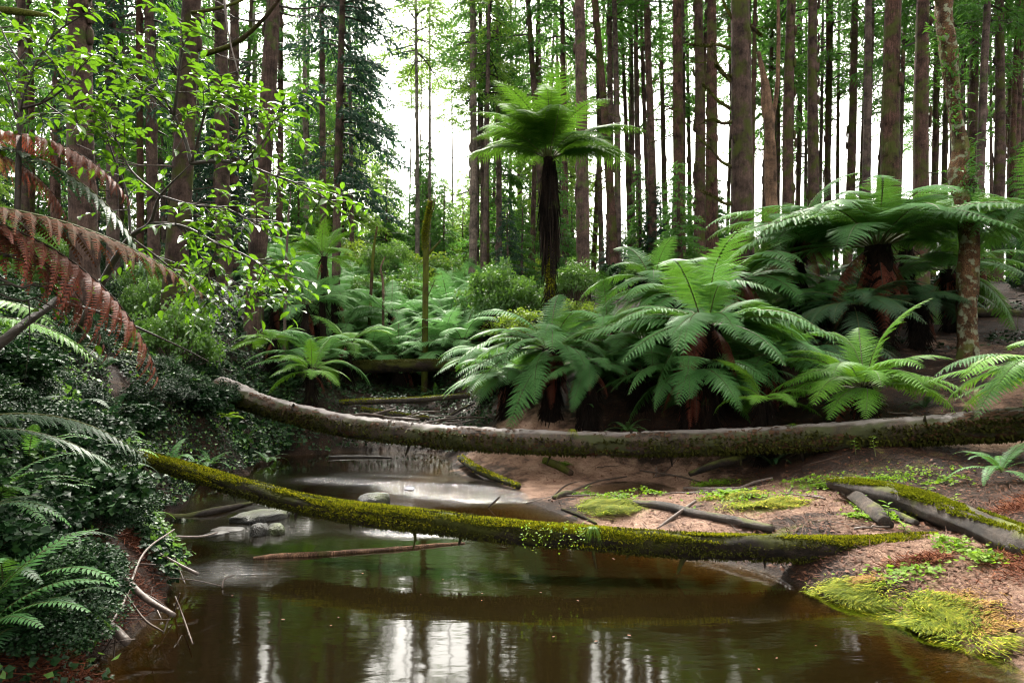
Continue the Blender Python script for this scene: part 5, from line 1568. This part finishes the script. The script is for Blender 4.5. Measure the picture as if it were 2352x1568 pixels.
def behind_log(rg, n):
    d = rg.uniform(13.5, 30, n); px = rg.uniform(600, 1250, n)
    return (px - 1176) / FPX * d, d, np.ones(n, bool)
scatter_leaves('undergrowth', 'low leafy undergrowth between the valley ferns', 'undergrowth', 30000, behind_log, .06, 'leaf_ivy', 3, .05, .3)
def left_floor(rg, n):
    d = rg.uniform(12, 45, n); px = rg.uniform(-200, 700, n)
    return (px - 1176) / FPX * d, d, np.ones(n, bool)
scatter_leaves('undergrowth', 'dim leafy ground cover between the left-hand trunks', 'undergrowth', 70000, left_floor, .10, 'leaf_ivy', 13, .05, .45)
def right_ground(rg, n):
    d = rg.uniform(13.5, 34, n); px = rg.uniform(1150, 2600, n)
    x, y = (px - 1176) / FPX * d, d
    return x, y, sn(x, y, 0, .8, 3) > .1
scatter_leaves('undergrowth', 'sparse dark undergrowth under the right-hand trunks', 'undergrowth', 30000, right_ground, .08, 'leaf_ivy', 4, .03, .2)
def pts_near(lst):
    def fx(rg, n):
        k = rg.integers(0, len(lst), n)
        L = np.array(lst, float)
        cx, cy_ = (L[k, 0] - 1176) / FPX * L[k, 1], L[k, 1]
        return cx + rg.normal(0, 1, n) * L[k, 2] * .6, cy_ + rg.normal(0, 1, n) * L[k, 3] * .6, np.ones(n, bool)
    return fx
scatter_leaves('small_weeds', 'bright small-leaved weeds dotted over the sand bank', 'weeds', 3600, pts_near([(1340, 9.0, .15, .12), (1400, 8.3, .25, .3), (1420, 8.1, .2, .2), (1900, 7.9, .4, .15),
    (1980, 8.0, .5, .25), (2080, 8.0, .5, .2), (2160, 7.6, .25, .15), (1850, 8.3, .3, .15), (1620, 9.7, .3, .2), (2080, 9.4, .4, .2), (1990, 6.3, .12, .3), (1960, 6.1, .1, .1), (2020, 6.1, .18, .1), (1660, 7.5, .3, .15),
    (2170, 5.3, .12, .1), (1500, 8.3, .1, .1), (2060, 5.0, .3, .15), (2250, 5.0, .12, .12), (1760, 7.2, .5, .15)]), .036, 'leaf_weed', 6, .01, .12)
# litter: needles and twiglets over sand and soil
def litter_zone(rg, n):
    d = np.exp(rg.uniform(math.log(3.4), math.log(19), n)); px = rg.uniform(1050, 2550, n)
    x, y = (px - 1176) / FPX * d, d
    s = np.clip(blobs(x, y, SAND), 0, 1)
    return x, y, rg.random(n) > s * .4
NEED = [(-.035, 0, 0), (.035, 0, 0), (.03, 1, .05), (-.03, 1, .05)]
scatter_leaves('needle_litter', 'reddish needles and twiglets strewn over the sand bank', 'litter', 85000, litter_zone, .07, 'litter', 8, .002, .012, NEED, [(0, 1, 2, 3)], 3.0)
scatter_leaves('leaf_litter', 'brown dead leaf scraps on the forest floor at the right', 'litter', 16000, litter_zone, .035, 'litter', 9, .003, .015, LEAF2, LEAF2F, 2.0)
scatter_leaves('dead_frond_litter', 'reddish-brown dead fern litter along the left water edge', 'litter', 20000, pts_near([(120, 3.5, .5, .4), (250, 3.9, .35, .3), (100, 3.0, .3, .3), (0, 3.2, .5, .5), (-100, 4, .7, .7), (300, 4.5, .3, .4), (150, 5.6, .5, .5), (330, 5.4, .3, .4)]), .05,
               'litter_rust', 10, .02, .12, NEED, [(0, 1, 2, 3)], .5)
scatter_leaves('dead_frond_litter', 'rust-red dead fern litter at the right edge beside the mossy log', 'litter', 5200, pts_near([(2320, 4.95, .22, .10), (2380, 4.7, .3, .12), (2100, 5.15, .18, .05), (2330, 5.9, .2, .1), (2400, 6.2, .3, .2)]), .07,
               'litter_rust', 11, .01, .05, NEED, [(0, 1, 2, 3)], .8)

def grass(name, label, spots, n, L, mat, seed, wid=.0055, flow=(0, -1, 0), lie=.8, kind='stuff', cat='grass'):
    rg = np.random.default_rng(seed)
    k = rg.integers(0, len(spots), n)
    S_ = np.array(spots, float)
    x = (S_[k, 0] - 1176) / FPX * S_[k, 1] + rg.normal(0, 1, n) * S_[k, 2] * .55
    y = S_[k, 1] + rg.normal(0, 1, n) * S_[k, 3] * .55
    z = gz(x, y)
    ok = z > -.03; x, y, z, k = x[ok], y[ok], z[ok], k[ok]; n = len(x)
    a = sn(x, y, 0, 3.5, 2) * 2.2 + rg.normal(0, .5, n)
    fl = np.array(flow, float)
    hd = unit(np.stack([np.sin(a) + fl[0] * 1.1, -np.cos(a) * .3 + fl[1] * 1.1, np.zeros(n)], 1))
    ln = L * (.5 + rg.random(n))
    lift = rg.uniform(.25, 1.0, n) * (1 - lie * .5)
    base = np.stack([x, y, z - .004], 1)
    mound = .035 * np.clip(sn(x, y, 0, 6, 8) + .6, 0, 1.4)
    base[:, 2] += mound
    side = unit(np.cross(hd, [0, 0, 1.0])) * wid
    ps = []
    for s in (0, .33, .66, 1.0):
        c_ = base + hd * (ln * s * (.35 + .65 * lie * s))[:, None] + np.array([0, 0, 1.0]) * (ln * lift * (s - .75 * s * s) * .8)[:, None]
        w = 1 - s
        ps += [c_ - side * max(w, .04), c_ + side * max(w, .04)]
    V = np.stack(ps, 1)
    f = np.array([[0, 1, 3, 2], [2, 3, 5, 4], [4, 5, 7, 6]])
    F = (f[None] + (np.arange(n) * 8)[:, None, None]).reshape(-1, 4)
    g = G(); g.add(V.reshape(-1, 3), F, 0)
    o = g.build(name, M[mat]); tag(o, label, cat, kind=kind)
    return o
GM = [(1960, 4.85, .14, .10), (2000, 4.7, .16, .12), (2060, 4.6, .2, .12), (2130, 4.5, .18, .12), (2180, 4.35, .14, .10), (2110, 4.35, .16, .1), (1920, 5.0, .08, .1)]
grass('mossy_grass', 'long bright yellow-green hair-like grass flowing down the sand bank to the pool', GM, 13000, .085, 'grass', 1, flow=(-.05, -.35, 0), lie=.6)
grass('mossy_grass', 'pale dry grass at the right edge of the yellow-green grass', [(2220, 4.35, .16, .12), (2260, 4.2, .14, .1), (2180, 4.55, .15, .1), (1960, 5.0, .12, .06)], 2500, .06, 'grass_dry', 2, flow=(.2, -.2, 0), lie=.5)
grass('grass_patch', 'soft bright grass patch on the sand mound behind the front log', [(1370, 8.1, .16, .2), (1400, 7.8, .22, .2), (1420, 7.6, .2, .12)], 9000, .14, 'grass', 3, flow=(-.3, -.6, 0))
grass('grass_patch', 'grassy moss patch between the dark limb and the front log', [(1640, 7.5, .15, .1), (1720, 7.0, .22, .12), (1790, 6.9, .2, .12), (1690, 7.4, .2, .1)], 7000, .09, 'grass', 4, lie=.9)
grass('grass_patch', 'thin dull grass fringe at the pool edge at the right', [(2000, 4.55, .25, .1), (2150, 4.2, .25, .1), (1850, 5.1, .2, .1), (2250, 4.0, .2, .1)], 1600, .07, 'grass', 5, flow=(-.3, -.5, 0))
grass('grass_patch', 'sparse green blades around the weeds under the big trunk', [(1900, 7.9, .3, .1), (2000, 8.0, .4, .15), (1640, 9.7, .3, .2), (1280, 11.0, .2, .05)], 1500, .14, 'leaf_weed', 6, lie=.4)

def tuft(p, label, n, L, mat, seed, root_name='grass_tuft', drop=.6):
    rg = np.random.default_rng(seed)
    g = G()
    for q in range(n):
        a = rg.random() * 6.28; l_ = L * (.5 + .7 * rg.random())
        o_ = np.array([math.cos(a), math.sin(a) - .3, 0]); s = np.linspace(0, 1, 5)
        c_ = o_ * (l_ * .6 * s)[:, None] + np.array([0, 0, 1.0]) * (l_ * (.9 * s - (.9 + drop) * s * s))[:, None]
        sd_ = unit(np.cross(o_, [0, 0, 1.0])) * .004
        V = np.stack([c_ - sd_ * (1.05 - s)[:, None], c_ + sd_ * (1.05 - s)[:, None]], 1).reshape(-1, 3)
        g.add(V, [(2 * i_, 2 * i_ + 1, 2 * i_ + 3, 2 * i_ + 2) for i_ in range(4)])
    o = g.build(root_name, M[mat]); o.location = [float(v) for v in p]
    return tag(o, label, 'grass tuft')
tuft(P(1362, 1214, 5.5), 'green grass tuft sprouting on the mossy front log, right of its middle', 70, .15, 'leaf_weed', 1)
tuft(P(905, 1180, 5.95), 'small pale grass tuft on the mossy front log, left of its middle', 26, .11, 'leaf_weed', 2)
tuft(P(1018, 1180, 5.82), 'tiny sprout on top of the mossy front log', 14, .07, 'leaf_weed', 3, drop=.1)
tuft(P(1315, 988, 10.4), 'yellowish grass tuft on top of the big trunk', 60, .16, 'grass', 4)
tuft(P(1820, 975, 9.5), 'green grass tuft on top of the big trunk, right of its middle', 30, .14, 'leaf_weed', 5)

# small trailing leaves hanging from the front log
rg = np.random.default_rng(50)
g = G(); B = []
for q in range(34):
    px = rg.uniform(1195, 1345); y0 = rg.uniform(1195, 1240); d = 5.5
    for k in range(rg.integers(2, 7)):
        B.append(P(px + rg.normal(0, 3), y0 + k * rg.uniform(4, 9), d - .11))
B = np.array(B); b0 = B.mean(0)
D = rg.normal(0, 1, B.shape)
g.stamp(LEAF2, LEAF2F, frames(D) * (.013 + .010 * rg.random(len(B)))[:, None, None], B - b0, 0)
o = g.build('creeper', M['leaf_weed']); o.location = [float(v) for v in b0]; tag(o, 'tiny round-leaved creeper dangling from the mossy front log', 'creeper')

# dim undergrowth that hides the left bank: low shrubs and dark ferns
rg = np.random.default_rng(91)
c_ = 0
for q in range(1600):
    if c_ >= 190: break
    d = math.exp(rg.uniform(math.log(2.9), math.log(15)))
    px = rg.uniform(-250, 640)
    e = float(np.interp(d, [2.5, 4, 5.3, 6.8, 8, 10.2, 12.3, 14], [90, 240, 330, 350, 350, 430, 540, 620]))
    if px > e - 60 / (d ** .3): continue
    x, y = XY(px, d); z = float(gz(x, y))
    c_ += 1
    if rg.random() < .62:
        r_ = rg.uniform(.22, .45) * (1 + d * .03)
        root = empty('shrub', (x, y, z - .05), 'low dark-leaved shrub in the tangle of the left bank', 'shrub', 'low shrubs of the left bank')
        link('foliage', BM['dD'[int(rg.random() < .6)]][q % 2], root, (0, 0, 0), (0, 0, q), (r_, r_, r_ * .8))
    else:
        L_ = rg.uniform(.35, .6) * (1 + d * .02)
        root = empty('fern', (x, y, z + .08), 'dim ladder fern in the tangle of the left bank', 'fern', 'dim ferns of the left bank')
        for k in range(8):
            link('frond', FR[('sword_dark', 'sword')[q % 3 == 0]][k % 3], root, (0, 0, 0), (rg.normal(-.1, .12), rg.normal(0, .1), k * .785 + rg.normal(0, .2)), (L_ * rg.uniform(.75, 1.1),) * 3)
# sticks strewn over the sand bank
for q in range(80):
    px, d = rg.uniform(1180, 2330), rg.uniform(5.6, 12.5)
    x, y = XY(px, d)
    if float(gz(x, y)) < .04: continue
    a = rg.uniform(0, 3.14); L_ = rg.uniform(.15, .85); r_ = rg.uniform(.004, .014)
    n_ = 7
    s_ = np.linspace(-.5, .5, n_) * L_
    X_ = x + np.cos(a) * s_ + rg.normal(0, .012, n_); Y_ = y + np.sin(a) * s_ + rg.normal(0, .012, n_)
    Z_ = gz(X_, Y_) + r_ * .8 + rg.uniform(0, .02)
    g = G()
    c0 = np.array([x, y, float(gz(x, y))])
    g.tube(np.stack([X_, Y_, Z_], 1) - c0, np.linspace(r_, r_ * .5, n_), 6, 0, jitter=.3)
    o = g.build('twig', M['twig' if q % 3 else 'twig_grey'], None, smooth=True); o.location = [float(v) for v in c0]
    tag(o, 'small fallen twig on the sand bank between the two big logs', 'twig', 'small twigs strewn over the sand bank')
# floating leaves
g0_ = [(-.5, 0, 0), (-.3, .5, 0), (0, 1, 0), (.3, .5, 0), (.5, 0, 0)]
for q in range(26):
    px, py = rg.uniform(450, 2000), rg.uniform(1200, 1540)
    d = 1.6 / math.tan(math.atan((py - 784) / FPX) - PITCH)
    x, y = XY(px, d)
    if float(gz(x, y)) > -.06: continue
    g = G(); s_ = rg.uniform(.012, .03); a = rg.uniform(0, 6.28)
    V = np.array(LF) * [1.4, 1, .4] * s_
    V = V @ np.array([[math.cos(a), math.sin(a), 0], [-math.sin(a), math.cos(a), 0], [0, 0, 1]])
    g.add(V, LFF[0]); g.F.append((np.array(LFF[1]), 0))
    o = g.build('floating_leaf', M['litter']); o.location = (x, y, .006)
    tag(o, 'small brown leaf floating on the pool', 'leaf', 'leaves floating on the pool')

# leafy seedlings on the bank
def seedling(px, d, h, label, leaf=.07, n=9, seed=0, dz=0, mat='leaf_weed', rosette=False, group=None):
    rg = np.random.default_rng(seed + 40)
    x, y = XY(px, d); z = float(gz(x, y)) + dz
    root = empty('seedling', (x, y, z), label, 'seedling', group)
    g = G()
    s = np.linspace(0, 1, 5)[:, None]
    top = np.array([rg.normal(0, .03), rg.normal(0, .03), h])
    pts = top * s
    g.tube(pts, [.006, .005, .004, .003, .002], 5)
    g.build('stem', M['stipe'], root)
    g = G()
    a = np.arange(n) * 2.4
    f = np.linspace(.35 if not rosette else .9, 1, n)
    B = pts[0] + top * f[:, None]
    D = unit(np.stack([np.cos(a), np.sin(a), rg.uniform(-.1, .5, n)], 1))
    g.stamp(LF, LFF[0], frames(D) * (leaf * (.7 + .5 * rg.random(n)))[:, None, None], B, 0)
    g.F.append(((np.array(LFF[1])[None] + (np.arange(n) * len(LF))[:, None, None]).reshape(-1, 4), 0))
    g.build('leaves', M[mat], root, smooth=True)
    return root
seedling(2130, 6.2, .28, 'tall seedling with bright leaves right of the split log end', seed=1, n=12)
seedling(2175, 6.1, .2, 'seedling beside the tall one, nearer the right edge', seed=2, n=9)
seedling(2030, 5.85, .14, 'bushy seedling between the split log and the front log', seed=3, n=10, dz=.05)
seedling(1965, 6.4, .12, 'small seedling at the grey limb under the split log', seed=4, n=9)
seedling(1665, 7.5, .05, 'rosette of light green strap leaves on the mossy sand', .13, 9, 5, rosette=True)
seedling(2005, 8.7, .26, 'seedling in front of the big trunk with pale leaves', seed=6, n=11)
seedling(1960, 8.9, .2, 'seedling just left of the pale-leaved one before the big trunk', seed=7, n=9)
seedling(2070, 5.6, .10, 'low seedling at the top of the front log, right end', seed=8, n=8)
seedling(1345, 9.0, .12, 'small leafy seedling at the top of the sand mound', seed=9, n=9)
seedling(1470, 9.6, .12, 'tiny seedling in the dark litter under the big trunk', seed=10, n=8)
seedling(530, 11.5, .3, 'yellow-green strap-leaved plant on the left bank above the big trunk', .25, 8, 11, rosette=True, dz=.25)
seedling(1985, 10.0, .25, 'dark leaved seedling at the base of the bright green fern', .09, 10, 12, mat='leaf_ivy')
seedling(2340, 14.5, 1.0, 'slender seedling with dark leaves at the right edge of the path', .16, 16, 13, mat='leaf_ivy')

# ------------------------------------------------------------------ special trees
def traced_tree(name, pl, label, cat, mat, limbs=(), sides=14, uneven=.15, seed=0):
    """trunk through picture points (px, py, d, radius), foot first"""
    foot = P(*pl[0][:3]); b0 = np.array([foot[0], foot[1], float(gz(foot[0], foot[1]))])
    pts = np.array([P(*q[:3]) for q in pl]) - b0
    pts[0] = [0, 0, -.2]
    S_ = spline(np.hstack([pts, np.array([[q[3]] for q in pl])]), 70)
    C, rr = S_[:, :3], S_[:, 3]
    a = np.linspace(0, 2 * np.pi, sides, endpoint=False)
    k = 1 + uneven * sn(np.cos(a)[None] * 1.6, np.sin(a)[None] * 1.6, C[:, 2:] * 1.5, 1.7, seed) + uneven * .5 * sn(np.cos(a)[None] * 3, np.sin(a)[None] * 3, C[:, 2:] * 5, 1.5, seed + 1)
    V = C[:, None] + np.stack([rr[:, None] * k * np.cos(a), rr[:, None] * k * np.sin(a), 0 * k], -1)
    g = G()
    i, j = np.meshgrid(np.arange(69), np.arange(sides), indexing='ij'); i, j = i.ravel(), j.ravel(); j2 = (j + 1) % sides
    g.add(V.reshape(-1, 3), np.stack([i * sides + j, i * sides + j2, (i + 1) * sides + j2, (i + 1) * sides + j], 1))
    g.F.append((np.arange(sides)[None] + 69 * sides, 0))
    root = empty(name, b0, label, cat)
    g.build('trunk', M[mat], root, smooth=True)
    for lm in limbs:
        g = G()
        p_ = spline([P(*q[:3]) for q in lm], 14) - b0
        r_ = spline(np.array([[q[3]] * 3 for q in lm], float), 14)[:, 0]
        g.tube(p_, r_, 7, 0, jitter=.2)
        g.build('branch', M[mat], root, smooth=True)
    return root, b0, C, rr
gt, gb0, gC, gr = traced_tree('gnarled_tree', [(2222, 806, 12.8, .21), (2221, 720, 12.8, .175), (2224, 620, 12.8, .18), (2226, 520, 12.8, .19), (2212, 460, 12.8, .15), (2200, 400, 12.8, .17), (2206, 340, 12.8, .15),
    (2196, 270, 12.8, .12), (2186, 190, 12.8, .14), (2178, 110, 12.8, .16), (2170, 40, 12.8, .15), (2168, -40, 12.8, .14), (2160, -200, 12.8, .10)],
    'gnarled lichen-spotted tree wrapped in climbing ferns, standing by the path at the right', 'tree', 'bark_lichen',
    limbs=[[(2224, 440, 12.8, .10), (2240, 410, 12.7, .07), (2252, 395, 12.7, .05)], [(2180, 30, 12.8, .07), (2160, 15, 12.8, .05), (2145, -10, 12.8, .04)],
           [(2190, 260, 12.8, .05), (2180, 200, 12.75, .05), (2172, 160, 12.7, .03)]], uneven=.22, seed=4)
g = G()
n_ = 1100
ii = RNG.integers(22, 58, n_)
zz = RNG.random(n_)
a = RNG.normal(-1.6, 1.2, n_)
o_ = np.stack([np.cos(a), np.sin(a), np.zeros(n_)], 1)
bp = gC[ii] + o_ * (gr[ii] * (1 + RNG.random(n_) * .5))[:, None] + RNG.normal(0, .06, (n_, 3))
D = unit(o_ + RNG.normal(0, .5, (n_, 3)) + [0, 0, .1])
ok = sn(gC[ii, 2], a, 0, 1.8, 3) > .15
g.stamp([(-.12, 0, 0), (.12, 0, 0), (.1, .6, .05), (0, 1, -.1), (-.1, .6, .05)], [(0, 1, 2, 3, 4)], (frames(D) * (.06 + .12 * RNG.random(n_))[:, None, None])[ok], bp[ok], 0)
o = g.build('climbing_fern', M['frond']); o.location = gb0
tag(o, 'strap-leaved climbing ferns clinging to the gnarled tree', 'climbing fern')
traced_tree('dead_spar', [(1772, 500, 18, .17), (1770, 400, 18, .15), (1768, 300, 18, .13), (1762, 240, 18, .14), (1755, 180, 18, .08), (1742, 120, 18, .05)],
            'split dead spar of bare orange-brown wood right of the mossy-branched conifer', 'dead tree', 'snag', limbs=[[(1768, 300, 18, .07), (1785, 200, 18, .06), (1788, 60, 18, .05), (1786, -60, 18, .03)]], uneven=.25, seed=2)
dt, db0, dC, dr = traced_tree('dead_tree', [(975, 790, 19, .09), (977, 700, 19, .085), (978, 600, 19, .08), (978, 540, 19, .095), (984, 500, 19, .08), (990, 462, 19, .05)],
            'mossy standing dead stem with a short side branch in the fern valley', 'dead tree', 'bark_moss',
            limbs=[[(982, 585, 19, .04), (996, 570, 19, .035), (1012, 552, 19, .015)], [(988, 500, 19, .02), (998, 470, 19, .015), (1004, 420, 19, .006)], [(978, 690, 19, .012), (992, 660, 19, .012), (1000, 640, 19, .006)]], seed=3)
g = G()
n_ = 1100
ii = RNG.integers(34, 68, n_); a = RNG.normal(-2.2, 1.0, n_)
o_ = np.stack([np.cos(a), np.sin(a), np.zeros(n_)], 1)
g.stamp([(-.3, 0, 0), (.3, 0, 0), (0, 1, 0)], [(0, 1, 2)], frames(unit(o_ + RNG.normal(0, .5, (n_, 3)))) * (.03 + .04 * RNG.random(n_))[:, None, None], dC[ii] + o_ * dr[ii][:, None] + RNG.normal(0, .015, (n_, 3)) * [0, 0, 5], 0)
g.build('moss', M['moss'], dt)
traced_tree('dead_tree', [(846, 700, 22, .06), (856, 600, 22, .05), (866, 520, 22, .03)], 'thin leaning dead stem left of the rounded shrub', 'dead tree', 'bark_moss', seed=6)
traced_tree('dead_tree', [(880, 760, 21, .045), (880, 660, 21, .04), (874, 620, 21, .03), (884, 590, 21, .02)], 'crooked bare dead stem right of the thin leaning one', 'dead tree', 'snag', seed=7)
traced_tree('dead_tree', [(655, 660, 17.5, .04), (660, 540, 17.5, .03), (668, 440, 17.5, .015)], 'thin bare brown stem beside the leaning left conifer', 'dead tree', 'twig', seed=8)
# dark fallen logs in the shade behind the bright fern
wood('fallen_log', [(1840, 770, 15.5, .12), (1930, 745, 15.8, .12), (2020, 722, 16.2, .10)], .12, 'dark log lying in the shade behind the bright green fern', 'log', 'bark_wet')
wood('fallen_log', [(1790, 745, 16.4, .13), (1900, 728, 16.6, .13), (2100, 690, 17.5, .12)], .12, 'second dark log in the shade, higher up the slope', 'log', 'bark_wet')
wood('fallen_log', [(2200, 712, 16.8, .12), (2300, 722, 16.5, .13), (2420, 730, 16.2, .13)], .12, 'dark log across the path behind the gnarled tree', 'log', 'bark_wet')
wood('fallen_log', [(1310, 905, 12.7, .05), (1350, 880, 12.9, .05), (1380, 862, 13.0, .045)], .05, 'bluish grey log end in the shade under the tree ferns', 'log', 'wood_grey')
